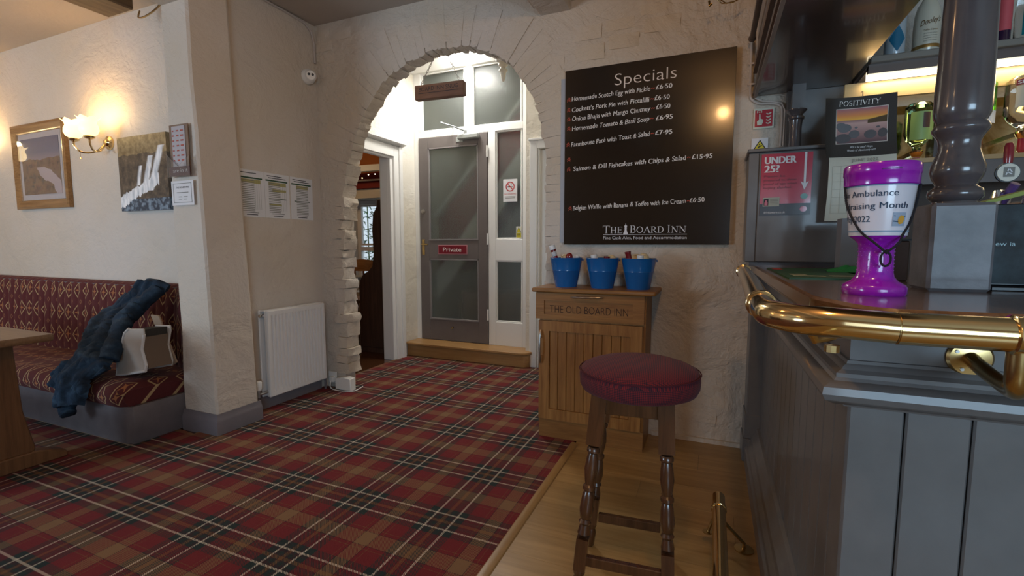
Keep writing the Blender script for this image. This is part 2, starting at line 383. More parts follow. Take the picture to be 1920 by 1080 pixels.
def serif_word(wd, x0, x1, zb, h, big=None):
    T, t_ = 0.13, 0.045
    def ser(x, z, w_=0.16): return (x - w_, z, x + w_, z, t_)
    G = {
     'T': (.9, [(.45, 0, .45, 1, T), (0, .98, .9, .98, t_ * 1.2), (.02, 1, .02, .78, t_), (.88, 1, .88, .78, t_), ser(.45, .02)]),
     'H': (1.0, [(.2, 0, .2, 1, T), (.8, 0, .8, 1, T), (.2, .5, .8, .5, t_), ser(.2, .02), ser(.8, .02), ser(.2, .98), ser(.8, .98)]),
     'E': (.8, [(.2, 0, .2, 1, T), (.05, .98, .75, .98, t_), (.05, .02, .78, .02, t_), (.2, .52, .6, .52, t_), (.74, 1, .74, .8, t_), (.77, 0, .77, .22, t_), (.6, .42, .6, .62, t_)]),
     'B': (.82, [(.2, 0, .2, 1, T), (.05, .98, .45, .98, t_), (.05, .02, .48, .02, t_), (.2, .53, .45, .53, t_)] + arc(.42, .755, .24, .22, -90, 90, 8, T, t_) + arc(.45, .275, .28, .25, -90, 90, 8, T, t_)),
     'O': (1.05, arc(.52, .5, .43, .48, 0, 360, 20, T, t_)),
     'A': (1.0, [(.08, 0, .5, 1, t_ * 1.3), (.92, 0, .5, 1, T), (.22, .34, .78, .34, t_), ser(.1, .02, .11), ser(.9, .02, .14)]),
     'R': (.92, [(.2, 0, .2, 1, T), (.05, .98, .45, .98, t_), (.2, .48, .45, .48, t_), (.45, .48, .85, .0, T), ser(.2, .02), ser(.86, .02, .08)] + arc(.42, .73, .26, .25, -90, 90, 8, T, t_)),
     'D': (1.0, [(.2, 0, .2, 1, T), (.05, .98, .42, .98, t_), (.05, .02, .42, .02, t_)] + arc(.4, .5, .48, .48, -90, 90, 12, T, t_)),
     'I': (.45, [(.22, 0, .22, 1, T), ser(.22, .02), ser(.22, .98)]),
     'N': (1.0, [(.17, 0, .17, 1, t_), (.83, 0, .83, 1, t_), (.17, .98, .83, .02, T), ser(.17, .02), ser(.83, .98), (.03, .98, .2, .98, t_)]),
     'P': (.82, [(.2, 0, .2, 1, T), (.05, .98, .45, .98, t_), (.2, .45, .45, .45, t_), ser(.2, .02)] + arc(.42, .715, .28, .265, -90, 90, 8, T, t_)),
     'S': (.7, arc(.35, .74, .25, .24, 30, 270, 10, T, t_) + arc(.35, .26, .27, .24, -150, 90, 10, T, t_)),
     'V': (.95, [(.1, 1, .5, 0, T), (.88, 1, .5, 0, t_), ser(.1, .98, .13), ser(.88, .98, .1)]),
     'Y': (.95, [(.1, 1, .48, .5, T), (.88, 1, .48, .5, t_), (.48, .5, .48, 0, T), ser(.1, .98, .13), ser(.88, .98, .1), ser(.48, .02)]),
     ' ': (.5, [])}
    out = []; x = 0; hs = []
    for i, ch in enumerate(wd):
        k = big if (big and (i == 0 or wd[i - 1] == ' ')) else 1.0
        adv, sg = G[ch]
        for a, b_, c, d, w_ in sg: out.append((x + a * k, b_ * k, x + c * k, d * k, w_))
        x += adv * k * 1.06
    sx = (x1 - x0) / x
    return [(x0 + a * sx, zb + b_ * h, x0 + c * sx, zb + d * h, w_ * (sx + h) / 2) for a, b_, c, d, w_ in out]
# ---------------------------------------------------------------- the shell
struct(box('floor', -7, 3.2, -2.2, 6.0, -0.06, 0.0, 'dark'))
H = 2.80
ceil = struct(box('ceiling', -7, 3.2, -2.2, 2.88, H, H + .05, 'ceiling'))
def holed(name, x0, x1, z0, z1, holes, y0, y1, m, axis='y', parent=None):
    """wall in the xz plane (or yz when axis is x) with rectangular openings"""
    b = MB(); xs = sorted({x0, x1} | {h for q in holes for h in q[:2]}); zs = sorted({z0, z1} | {h for q in holes for h in q[2:]})
    for i in range(len(xs) - 1):
        for j in range(len(zs) - 1):
            cx, cz = (xs[i] + xs[i + 1]) / 2, (zs[j] + zs[j + 1]) / 2
            if any(a < cx < b_ and c < cz < d for a, b_, c, d in holes): continue
            if axis == 'y': b.box(xs[i], xs[i + 1], y0, y1, zs[j], zs[j + 1])
            else: b.box(y0, y1, xs[i], xs[i + 1], zs[j], zs[j + 1])
    return struct(b.build(name, m, parent))
# wall behind the camera with its two windows
holed('wall_front', -7, 3.2, 0, H, [(-5.6, -3.8, .7, 2.0), (.35, 2.15, .7, 2.0)], -2.35, -2.2, 'wall')
def window(n, x0, x1, z0, z1, y0, y1, mull):
    f = MB(); g = .055
    f.box(x0, x0 + g, y0, y1, z0, z1).box(x1 - g, x1, y0, y1, z0, z1).box(x0 + g, x1 - g, y0, y1, z0, z0 + g).box(x0 + g, x1 - g, y0, y1, z1 - g, z1)
    for q in mull:
        if q[0] == 'v': f.box(q[1] - .03, q[1] + .03, y0, y1, z0 + g, z1 - g)
        else: f.box(x0 + g, x1 - g, y0, y1, q[1] - .03, q[1] + .03)
    o = struct(f.build('window_%d' % n, 'white')); return o
window(1, -5.6, -3.8, .7, 2.0, -2.3, -2.24, [('v', -4.7)])
window(2, .35, 2.15, .7, 2.0, -2.3, -2.24, [('v', 1.25)])
struct(box('wall_left', -7.1, -7, -2.35, 2.3, 0, H, 'wall'))
struct(box('wall_right', 3.2, 3.3, -2.35, 3.0, 0, H, 'wall'))
struct(box('wall_picture', -7, -2.9, 2.2, 2.34, 0, H, 'wall'))
# radiator wall with its proud, battered pier
radw = struct(box('wall_radiator', -3.05, -2.85, 2.13, 2.90, 0, 2.96, 'wall'))
b = MB()
def pier_row(z):
    k = z / 2.8
    return [(-2.995 - .0 * k, 1.85), (-2.702 - .065 * k, 1.85), (-2.702 - .03 * k, 2.135 - .06 * k), (-2.995, 2.2)]
zs = [0, .3, .6, .9, 1.2, 1.5, 1.8, 2.1, 2.4, 2.8]; vs = []; r2 = random.Random(3)
for z in zs:
    for k, (x, y) in enumerate(pier_row(z)):
        vs.append((x + (r2.uniform(-.006, .006) if k != 3 else 0), y + (r2.uniform(-.005, .005) if k < 2 else 0), z))
fs = [(i * 4 + k, i * 4 + (k + 1) % 4, (i + 1) * 4 + (k + 1) % 4, (i + 1) * 4 + k) for i in range(len(zs) - 1) for k in range(4)]
fs += [(3, 2, 1, 0), tuple(len(vs) - 4 + k for k in range(4))]
struct(b.add(vs, fs).build('wall_pier', 'wall', bevel=.012))
# arch wall
ARCH = [(-2.62, 0), (-2.62, .6), (-2.635, 1.2), (-2.62, 1.5), (-2.575, 1.72), (-2.505, 1.93), (-2.41, 2.10), (-2.30, 2.235), (-2.17, 2.345), (-2.03, 2.41), (-1.87, 2.455),
        (-1.70, 2.47), (-1.54, 2.456), (-1.37, 2.395), (-1.225, 2.295), (-1.115, 2.16), (-1.04, 2.00), (-1.0, 1.84), (-.985, 1.65), (-.985, 1.0), (-.985, 0)]
def offs(poly, d):
    out = []
    for i, p in enumerate(poly):
        a = Vector(poly[max(i - 1, 0)]); c = Vector(poly[min(i + 1, len(poly) - 1)]); t = (c - a).normalized(); out.append((p[0] - t.y * d, p[1] + t.x * d))
    return out
O_ = offs(ARCH, .035); O_[0] = (O_[0][0], 0); O_[-1] = (O_[-1][0], 0)
poly = [(-2.86, 0)] + O_ + [(3.2, 0), (3.2, 2.96), (-2.86, 2.96)]
def arch_wall():
    me = bpy.data.meshes.new('wall_arch'); bm = bmesh.new()
    vs = [bm.verts.new((x, 2.88, z)) for x, z in poly]; f = bm.faces.new(vs)
    r = bmesh.ops.extrude_face_region(bm, geom=[f]); bmesh.ops.translate(bm, verts=[v for v in r['geom'] if isinstance(v, bmesh.types.BMVert)], vec=(0, .11, 0))
    bmesh.ops.recalc_face_normals(bm, faces=bm.faces); bmesh.ops.triangulate(bm, faces=bm.faces); bm.to_mesh(me); bm.free(); me.materials.append(M['wall_arch'])
    o = bpy.data.objects.new('wall_arch', me); C.objects.link(o); return struct(o)
aw = arch_wall()
# stones round the arch, each its own piece
r3 = random.Random(11)
def rough_stone(p0, p1, inn, out_, y0, y1, jit, parent, fan=False):
    """block between two points of the arch line; inn / out_ = reach towards the opening / into the wall"""
    p0, p1 = Vector(p0), Vector(p1); t = (p1 - p0).normalized(); n = Vector((-t.y, t.x))   # n points into the wall
    L = (p1 - p0).length; bm = bmesh.new()
    A, B_, Cn = 2, 2, 3                      # cells along, radial, through
    V = {}
    for i in range(A + 1):
        for j in range(B_ + 1):
            for k in range(Cn + 1):
                if 0 < i < A and 0 < j < B_ and 0 < k < Cn: continue
                e = (i in (0, A)) + (j in (0, B_)) + (k in (0, Cn))
                a = -.0015 + (L + .003) * i / A; r = -inn + (inn + out_) * j / B_; y = y0 + (y1 - y0) * k / Cn
                r_f = 1 + max(0, r) / .85 if (fan) else 1
                a = L / 2 + (a - L / 2) * r_f
                if e >= 2: sh = .006 if L > .05 else .003
                else: sh = 0
                if i == 0: a += sh * .5
                if i == A: a -= sh * .5
                if j == 0: r += sh + r3.uniform(-jit, jit)
                if k == 0: y += sh * .6 + r3.uniform(-.003, .003)
                a += r3.uniform(-.1, .1) * L * .4
                q = p0 + t * a + n * r
                V[i, j, k] = bm.verts.new((q.x, y, q.y))
    def quad(*ks): bm.faces.new([V[k] for k in ks])
    for i in range(A):
        for j in range(B_):
            for k in (0, Cn): quad((i, j, k), (i + 1, j, k), (i + 1, j + 1, k), (i, j + 1, k))
        for k in range(Cn):
            for j in (0, B_): quad((i, j, k), (i + 1, j, k), (i + 1, j, k + 1), (i, j, k + 1))
    for j in range(B_):
        for k in range(Cn):
            for i in (0, A): quad((i, j, k), (i, j + 1, k), (i, j + 1, k + 1), (i, j, k + 1))
    bmesh.ops.recalc_face_normals(bm, faces=bm.faces)
    me = bpy.data.meshes.new('stone'); bm.to_mesh(me); bm.free(); me.shade_smooth(); me.set_sharp_from_angle(angle=R(38)); me.materials.append(M['stone'])
    o = bpy.data.objects.new('stone', me); C.objects.link(o); o.parent = parent; return o
seg = []; tot = 0
for i in range(len(ARCH) - 1):
    a, c = Vector(ARCH[i]), Vector(ARCH[i + 1]); seg.append((tot, a, c)); tot += (c - a).length
def at(s):
    for s0, a, c in reversed(seg):
        if s >= s0: L = (c - a).length; return a + (c - a) * min(1, (s - s0) / L)
s = .13
while s < tot - .02:
    mid = at(s); hi = mid.y > 1.75
    L = r3.uniform(.045, .065) if hi else (r3.uniform(.055, .115) if mid.x < -1.8 else r3.uniform(.035, .075))
    e = min(s + L, tot)
    if hi: rough_stone(at(s), at(e), r3.uniform(.0, .014), r3.uniform(.20, .33), 2.8765 - r3.uniform(0, .004), 2.998, .008, aw, True)
    elif mid.x < -1.8: rough_stone(at(s), at(e), r3.uniform(-.006, .035), r3.uniform(.05, .10), 2.862 - r3.uniform(0, .012), 2.998 + r3.uniform(0, .012), .014, aw)
    else: rough_stone(at(s), at(e), r3.uniform(-.002, .008), r3.uniform(.10, .24), 2.8755 - r3.uniform(0, .004), 2.998, .0045, aw)
    s = e
# low-relief stones let into the plaster beside the arch
for (x0, x1, z0, z1) in [(-2.84, -2.68, 2.60, 2.67), (-2.84, -2.66, 2.51, 2.585), (-2.83, -2.70, 2.69, 2.765), (-2.66, -2.5, 2.66, 2.74), (-.80, -.62, 2.24, 2.33), (-.60, -.42, 2.28, 2.36), (-.82, -.64, 2.36, 2.44),
                         (-.95, -.865, 2.22, 2.30), (-.40, -.2, 2.34, 2.42), (-.62, -.45, 2.385, 2.45), (-.42, -.26, 2.44, 2.50), (-.1, .1, .30, .36), (-.28, -.12, .22, .28), (-.12, .06, .12, .20), (-.3, -.16, .10, .17), (.0, .12, .21, .28)]:
    cx = (x0 + x1) / 2; rough_stone((cx + .0, z0), (cx, z1), (x1 - x0) / 2, (x1 - x0) / 2, 2.876 - r3.uniform(0, .003), 2.90, .004, aw)
# box beams and the old timber
struct(box('trim_1', -2.985, -2.74, -2.2, 1.86, 2.52, H, 'wall', bevel=.01))
struct(box('trim_2', -1.03, -.83, -2.2, 2.885, 2.55, H, 'wall', bevel=.008))
struct(MB().box(-1.075, -1.03, -2.2, 2.885, 2.60, 2.64).box(-.83, -.785, -2.2, 2.885, 2.60, 2.64).build('trim_3', 'wall', bevel=.005))
ob = thing('timber_beam', 'short dark old timber beam under the ceiling left of the boxed beam', 'beam', (-3.5, 1.9, 2.6))
box('beam_body', -3.63, -3.37, .2, 1.93, 2.60, 2.79, 'beam', ob, bevel=.008)
# skirtings
PR = [(0, 0), (.022, 0), (.022, .085), (.016, .10), (.010, .112), (.008, .13), (0, .13)]
struct(MB().sweep([(-2.998, 1.85), (-2.700, 1.85), (-2.700, 2.14)], PR).build('baseboard_pier', 'skirt'))
struct(MB().sweep([(-2.85, 2.145), (-2.85, 2.80)], PR).build('baseboard_radiator', 'skirt'))
# ---- floor coverings
struct(MB().prism([(-7, -2.2), (-.70, -2.2), (-.70, 2.57), (-.70, 2.64), (-.94, 2.64), (-.94, 3.0), (-.96, 4.05), (-2.87, 4.05), (-2.87, 3.0), (-2.62, 2.88), (-2.72, 2.88), (-2.85, 2.85), (-2.85, 1.8), (-7, 2.2)], 0.0, .008, 'xy').build('floor_carpet', 'carpet'))
lam = struct(box('floor_laminate', -.69, 3.2, -2.2, 2.88, 0, .001, 'black'))
for r_ in range(26):
    y0 = 2.875 - (r_ + 1) * .192; x = -.688 - [.0, .55, .25, .8, .4, .65, .1, .5, .3, .7, .2, .6, .05, .45][r_ % 14]
    while x < 3.19:
        x1 = x + 1.21; a = max(x, -.688); c = min(x1, 3.19)
        if c - a > .03 and y0 > -2.2: box('plank', a + .0003, c - .0003, y0 + .0003, y0 + .1917, .001, .006, 'lam', lam, bevel=.0005)
        x = x1
struct(MB().prism([(-.712, .008), (-.706, .014), (-.69, .015), (-.672, .011), (-.668, .006), (-.712, .006)], -2.2, 2.56, 'xz').build('trim_4', wood('trim_oak', (0.28, .15, .05), (.40, .24, .09), 1, .3)))
struct(box('baseboard_rear', -.30, .19, 2.862, 2.879, .0, .03, 'wall_arch'))

# ---------------------------------------------------------------- the snug behind the arch
SZ = 2.95
struct(box('ceiling_snug', -2.87, -.9, 2.99, 4.25, SZ, SZ + .05, plain('snug_ceiling', (.75, .74, .70), .8)))
holed('wall_snug_left', 2.99, 4.25, 0, 2.96, [(3.10, 3.80, 0, 2.0)], -3.0, -2.87, 'snugwall', 'x')
struct(box('wall_snug_right', -.95, -.85, 2.99, 4.1, 0, 2.96, 'snugwall'))
holed('wall_snug_return', -1.585, -.85, 0, 2.96, [(-1.47, -.96, 0, 2.0)], 4.08, 4.22, 'snugwall')
# casing of the opening into the next room
CZ = [(3.80, 3.94)]
d1 = struct(MB().box(-2.905, -2.865, 3.785, 3.83, 0, 2.0).box(-2.875, -2.845, 3.825, 3.94, 0, 2.09).box(-2.87, -2.83, 3.895, 3.945, 0, 2.09)
            .box(-2.875, -2.845, 3.08, 3.825, 1.985, 2.09).box(-2.905, -2.865, 3.08, 3.80, 1.965, 2.0).box(-2.99, -2.905, 3.79, 3.80, 0, 2.0).box(-2.99, -2.905, 3.1, 3.80, 1.99, 2.0).build('door_1', 'white', bevel=.004))
struct(MB().prism([(-2.87, 2.09), (-2.80, 2.115), (-2.80, 2.128), (-2.87, 2.128)], 3.08, 3.975, 'xz').build('trim_5', 'white'))
# white door and casing on the return wall
d3 = struct(MB().box(-1.54, -1.47, 4.055, 4.09, 0, 2.07).box(-1.47, -.95, 4.055, 4.09, 2.0, 2.07).box(-1.47, -1.455, 4.07, 4.12, 0, 2.0).box(-1.555, -.95, 4.045, 4.085, 2.07, 2.09).build('door_2', 'white', bevel=.004))
box('door_leaf', -1.455, -.96, 4.11, 4.15, .01, 1.995, 'white', d3)
# glazed partition
fr = MB()
Y0, Y1 = 4.20, 4.26
fr.box(-2.87, -2.815, Y0, Y1, .0, SZ).box(-1.665, -1.585, Y0, Y1, 0, SZ).box(-2.815, -1.665, Y0, Y1, 2.86, SZ).box(-2.815, -1.665, Y0, Y1, 2.225, 2.29)
fr.box(-2.28, -2.195, Y0, Y1, 2.29, 2.86).box(-2.025, -1.948, Y0, Y1, .15, 2.225).box(-2.815, -2.78, Y0, Y1, 2.29, 2.86)
fr.box(-1.948, -1.665, Y0, Y1, .99, 1.20).box(-1.948, -1.665, Y0, Y1, .15, .385).box(-2.815, -1.948, Y0, Y1, 0, .15).box(-1.948, -1.665, Y0, Y1, 0, .15)
for (x0, x1, z0, z1) in [(-2.78, -2.28, 2.29, 2.86), (-2.195, -1.68, 2.29, 2.86), (-1.948, -1.678, 1.20, 2.225), (-1.948, -1.672, .385, .99)]:
    g = .012; fr.box(x0, x0 + g, 4.21, 4.235, z0, z1).box(x1 - g, x1, 4.21, 4.235, z0, z1).box(x0 + g, x1 - g, 4.21, 4.235, z0, z0 + g).box(x0 + g, x1 - g, 4.21, 4.235, z1 - g, z1)
w3 = struct(fr.build('window_3', 'white', bevel=.003))
for (x0, x1, z0, z1) in [(-2.77, -2.29, 2.30, 2.85), (-2.185, -1.67, 2.30, 2.85), (-1.94, -1.67, 1.21, 2.215), (-1.94, -1.67, .395, .98)]:
    box('pane', x0, x1, 4.232, 4.237, z0, z1, 'obs', w3)
struct(box('wall_over_partition', -2.87, -1.585, 4.20, 4.26, SZ, 3.0, 'snugwall'))
struct(MB().sweep([(-.95, 2.99), (-.95, 4.08), (-1.585, 4.08), (-1.585, 4.20), (-2.87, 4.20), (-2.87, 2.99)][::-1], [(0, SZ), (0, SZ - .09), (.02, SZ - .085), (.05, SZ - .05), (.07, SZ - .01), (.075, SZ)]).build('trim_6', plain('cornice', (.78, .77, .73), .6)))
# oak step
st = struct(MB().prism([(-2.865, 4.0), (-1.58, 4.0), (-1.53, 4.03), (-1.53, 4.20), (-2.865, 4.20)], 0.008, .128, 'xy').build('floor_step', 'step', bevel=.003))
MB().prism([(-2.865, 3.965), (-1.60, 3.965), (-1.54, 3.99), (-1.515, 4.04), (-1.515, 4.20), (-2.865, 4.20)], .128, .152, 'xy').build('tread', 'step', st, bevel=.005)
# hall seen through the obscured glass
struct(MB().box(-2.95, -.9, 5.6, 5.7, 0, 3).box(-.95, -.85, 4.26, 5.6, 0, 3).box(-2.95, -2.9, 4.26, 5.6, 0, 3).build('wall_hall', plain('hall_wall', (.42, .42, .36), .8)))
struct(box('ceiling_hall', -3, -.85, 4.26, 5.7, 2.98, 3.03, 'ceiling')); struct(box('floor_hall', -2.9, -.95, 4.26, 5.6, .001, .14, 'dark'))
stair = thing('staircase', 'dark red carpeted stairs behind the obscured glass door', 'staircase', (-2.0, 4.9, .14))
MB().prism([(-2.9, 1.49), (-2.9, 1.45), (-.98, 3.55), (-.98, 3.6)], 4.62, 4.66, 'xz').build('handrail', plain('hall_white', (.6, .6, .57), .6), stair)
MB().prism([(-2.88, 1.46), (-2.88, .80), (-1.3, 2.80), (-.98, 2.93), (-1.55, 2.93)], 4.68, 5.5, 'xz').build('stair_carpet', plain('stair_red', (.17, .015, .02), .9), stair)
MB().prism([(-2.88, .82), (-2.88, .52), (-1.0, 2.85), (-1.3, 2.82)], 4.60, 4.64, 'xz').build('string', MC['hall_white'], stair)
cb = thing('hall_cupboard', 'brown wooden cupboard under the stairs behind the door glass', 'cupboard', (-1.9, 4.8, .14))
box('cupboard_body', -2.60, -1.0, 4.68, 5.1, .14, .62, plain('cupboard_brown', (.13, .07, .03), .5), cb); box('cupboard_side', -1.78, -1.0, 4.45, 4.58, .14, 1.00, plain('cupboard_tan', (.33, .22, .10), .5), cb)
point('hall_lamp', (-1.9, 4.75, 2.2), 20, (1, .9, .75), .08)

# ---------------------------------------------------------------- next room through the opening
sr = plain('side_room_wall', (.62, .60, .55), .8); so = plain('side_room_orange', (.30, .10, .025), .8); sred = plain('side_room_red', (.16, .015, .012), .8)
struct(box('wall_side_left', -7.1, -7, 2.4, 6, 0, 2.7, sr)); struct(box('wall_side_front', -7, -3.05, 2.34, 2.44, 0, 2.7, so))
holed('wall_side_rear', -7, -3.0, 0, 2.7, [(-5.0, -4.05, .45, 1.80)], 5.45, 5.9, sr)
struct(box('wall_side_right', -3.0, -2.95, 4.26, 5.6, 0, 2.7, so))
struct(box('trim_7', -7, -3.0, 5.40, 5.45, 1.93, 2.14, sred)); struct(box('ceiling_side', -7, -3.0, 2.44, 5.9, 2.70, 2.75, so))
for k in range(5):
    bm_ = thing('ceiling_beam', 'orange stained timber beam crossing the ceiling of the next room', 'beam', (-5, 4.0 + .38 * k, 2.5), group='beams in the next room')
    box('beam_body', -7, -3.0, 3.55 + .45 * k, 3.67 + .45 * k, 2.50, 2.70, wood('orange_beam%d' % k, (.12, .045, .012), (.26, .11, .03), 0, .6), bm_, bevel=.01)
tag(box('white_beam', -7, -3.0, 5.05, 5.12, 2.10, 2.18, plain('pale_beam', (.50, .55, .60), .5)), 'pale painted rail crossing under the orange ceiling of the next room', 'beam')
w4 = window(4, -5.0, -4.05, .45, 1.80, 5.78, 5.85, [('v', -4.42), ('h', 1.08)])
box('pane', -4.95, -4.1, 5.81, 5.815, .5, 1.75, 'clear', w4)
MB().box(-4.90, -4.47, 5.75, 5.79, 1.13, 1.16).box(-4.90, -4.47, 5.75, 5.79, 1.71, 1.74).box(-4.93, -4.90, 5.75, 5.79, 1.13, 1.74).box(-4.47, -4.44, 5.75, 5.79, 1.13, 1.74).build('window_frame', 'white', w4)
struct(box('ground', -9, -1, 5.95, 12, -.1, -.02, plain('outside_ground', (.45, .45, .42), .9)))
struct(box('wall_outside', -9, -1, 9.0, 9.2, 0, 2.6, plain('outside_white_wall', (.8, .8, .78), .9)))
struct(box('trim_9', -7, -3.0, 5.40, 5.45, 2.14, 2.70, so));
point('side_room_lamp', (-4.6, 4.3, 2.3), 13, (1.0, .62, .30), .08)
# ---------------------------------------------------------------- left side: bench, table, pictures
PI = math.pi
bn = thing('banquette', 'red and gold patterned banquette seat with grey boxed base along the picture wall', 'bench', (-4.9, 1.85, 0))
MB().prism([(-6.8, 1.55), (-3.055, 1.55), (-3.005, 1.57), (-3.005, 2.195), (-3.03, 2.195), (-3.03, 1.58), (-6.8, 1.58)], .008, .225, 'xy').build('base_panel', 'benchpaint', bn, bevel=.002)
def seatf(u, v):
    # v: 0 under-front ... 1 back ; profile in y,z
    pr = [(1.60, .225), (1.535, .225), (1.515, .26), (1.512, .30), (1.53, .335), (1.58, .352), (1.75, .348), (1.95, .325), (2.12, .30)]
    k = v * (len(pr) - 1); i = min(int(k), len(pr) - 2); f = k - i
    y = pr[i][0] * (1 - f) + pr[i + 1][0] * f; z = pr[i][1] * (1 - f) + pr[i + 1][1] * f
    x = -6.8 + u * 3.76
    e = max(0, (x + 3.10) / .06) ; y += .03 * min(1, e) ** 2 if v < .5 else 0; z -= (.03 * min(1, e) ** 2 if .4 < v else 0)
    z += .005 * math.sin(x * 9) * (v > .4)
    return (x, y, z)
s_ = MB().grid(seatf, 120, 24); n0 = len(s_.v); s_.prism([(seatf(1, j / 24)[1], seatf(1, j / 24)[2]) for j in range(25)] + [(2.12, .225)], -3.045, -3.035, 'yz')
s_.build('seat', 'upseat', bn, ang=60)
def backf(u, v):
    x = -6.8 + u * 3.42
    fl = abs(math.sin(PI * x / .098)) ** .45
    rise = math.sin(min(1, v * 1.15) * PI / 2)
    pr = v * 1.0
    if v < .85: z = .29 + .56 * v / .85; y = 2.055 + .045 * (v / .85) - .018 * fl * math.sin(PI * min(1, v / .85)) ** .3
    else: f = (v - .85) / .15; z = .85 + .022 * math.sin(PI * f * .9); y = 2.10 + .095 * f - .006 * fl * (1 - f)
    return (x, y, z)
MB().grid(backf, 560, 22).build('backrest', 'upback', bn, ang=70)
def backc(u, v):
    x = -3.38 + u * .36; fl = abs(math.sin(PI * (x + 3.38) / .12)) ** .45
    yb = 2.055 - .14 * u
    if v < .85: z = .29 + .565 * v / .85; y = yb + .03 * (v / .85) - .018 * fl * math.sin(PI * min(1, v / .85)) ** .3
    else: f = (v - .85) / .15; z = .855 + .022 * math.sin(PI * f * .9); y = yb + .03 + .095 * f
    return (x, y, z)
MB().grid(backc, 60, 22).build('corner_backrest', 'upback', bn, ang=70)
box('back_ledge', -6.8, -3.02, 2.10, 2.195, .29, .85, 'benchpaint', bn)

tb = thing('trestle_table', 'old oak trestle table at the left edge of the photo, a pink mat on it', 'table', (-3.7, .9, 0))
MB().prism([(-5.0, .55), (-3.05, .55), (-3.045, 1.26), (-3.06, 1.275), (-5.0, 1.275)], .665, .70, 'xy').build('tabletop', 'tabletop', tb, bevel=.006)
MB().prism([(.62, .03), (1.20, .03), (1.22, .10), (1.185, .30), (1.17, .66), (.66, .66), (.62, .3)], -3.26, -3.20, 'yz').build('leg', 'table', tb, bevel=.006)
MB().prism([(.62, .03), (1.20, .03), (1.22, .10), (1.185, .30), (1.17, .66), (.66, .66), (.62, .3)], -4.86, -4.80, 'yz').build('leg', 'table', tb, bevel=.006)
for x in (-3.23, -4.83):
    MB().prism([(.50, .008), (1.34, .008), (1.335, .045), (1.22, .085), (.62, .085), (.51, .045)], x - .045, x + .05, 'yz').build('foot', 'table', tb, bevel=.006)
box('stretcher', -4.80, -3.26, .86, .94, .25, .33, 'table', tb, bevel=.006)
pm = plain('pink_mat', (.50, .07, .08), .6)
tag(MB().prism([(-3.62 + .17 * math.cos(a * PI / 10), 1.08 + .17 * math.sin(a * PI / 10)) for a in range(20)], .7005, .703, 'xy').build('place_mat', pm), 'pinkish red round place mat on the oak table', 'mat')
# pictures on the picture wall
pf = thing('framed_picture', 'gold framed mountain landscape picture left of the wall light', 'picture', (-5.21, 2.2, 1.8))
fx0, fx1, fz0, fz1 = -5.62, -4.80, 1.45, 2.155; fw = .075
fwood = wood('gilt_frame', (.20, .09, .025), (.40, .22, .08), 0, .28)
fr = [(0, 0), (0, .030), (.02, .036), (.045, .026), (.06, .022), (.075, .012), (.075, 0)]
b = MB(); P4 = [(fx0, fz0), (fx1, fz0), (fx1, fz1), (fx0, fz1)]
vs = []
for (x, z), (sx, sz) in zip(P4, ((1, 1), (-1, 1), (-1, -1), (1, -1))):
    for o_, d_ in fr: vs.append((x + sx * o_, 2.199 - d_, z + sz * o_))
m_ = len(fr); fs = [(i * m_ + k, ((i + 1) % 4) * m_ + k, ((i + 1) % 4) * m_ + (k + 1) % m_, i * m_ + (k + 1) % m_) for i in range(4) for k in range(m_)]
b.add(vs, fs).build('frame', fwood, pf)
box('mount', fx0 + .07, fx1 - .07, 2.188, 2.197, fz0 + .07, fz1 - .07, plain('mount_card', (.60, .56, .58), .7), pf)
def landscape():
    m, t, b = nt('landscape_print'); tc = t.nodes.new('ShaderNodeTexCoord'); sp = t.nodes.new('ShaderNodeSeparateXYZ'); t.links.new(tc.outputs['Generated'], sp.inputs[0])
    v = tc.outputs['Generated']; x, z = sp.outputs[0], sp.outputs[2]
    sky = ramp(t, z, [(.55, (.35, .30, .36)), (.75, (.10, .13, .25)), (1, (.05, .09, .22))])
    land = ramp(t, noise(t, v, 5, 6), [(.38, (.07, .03, .02)), (.5, (.18, .09, .04)), (.62, (.10, .02, .015))])
    e = math_(t, 'ADD', z, math_(t, 'MULTIPLY', noise(t, v, 3, 5), -.22))
    c = mixc(t, math_(t, 'GREATER_THAN', e, .52), land, sky)
    river = math_(t, 'LESS_THAN', math_(t, 'ABSOLUTE', math_(t, 'SUBTRACT', math_(t, 'SUBTRACT', x, math_(t, 'MULTIPLY', noise(t, v, 2.2, 3), .55)), math_(t, 'SUBTRACT', .72, z))), .15)
    river = math_(t, 'MULTIPLY', river, math_(t, 'LESS_THAN', z, .48))
    c = mixc(t, river, c, (.52, .44, .48)); t.links.new(c, b.inputs['Base Color']); b.inputs['Roughness'].default_value = .08; return m
box('print', fx0 + .12, fx1 - .12, 2.184, 2.188, fz0 + .12, fz1 - .12, landscape(), pf)
box('glazing', fx0 + .072, fx1 - .072, 2.180, 2.181, fz0 + .072, fz1 - .072, glass('picture_glass', rough=0), pf)
cv = thing('waterfall_canvas', 'unframed canvas print of a white waterfall beside the pillar', 'picture', (-3.8, 2.2, 1.66))
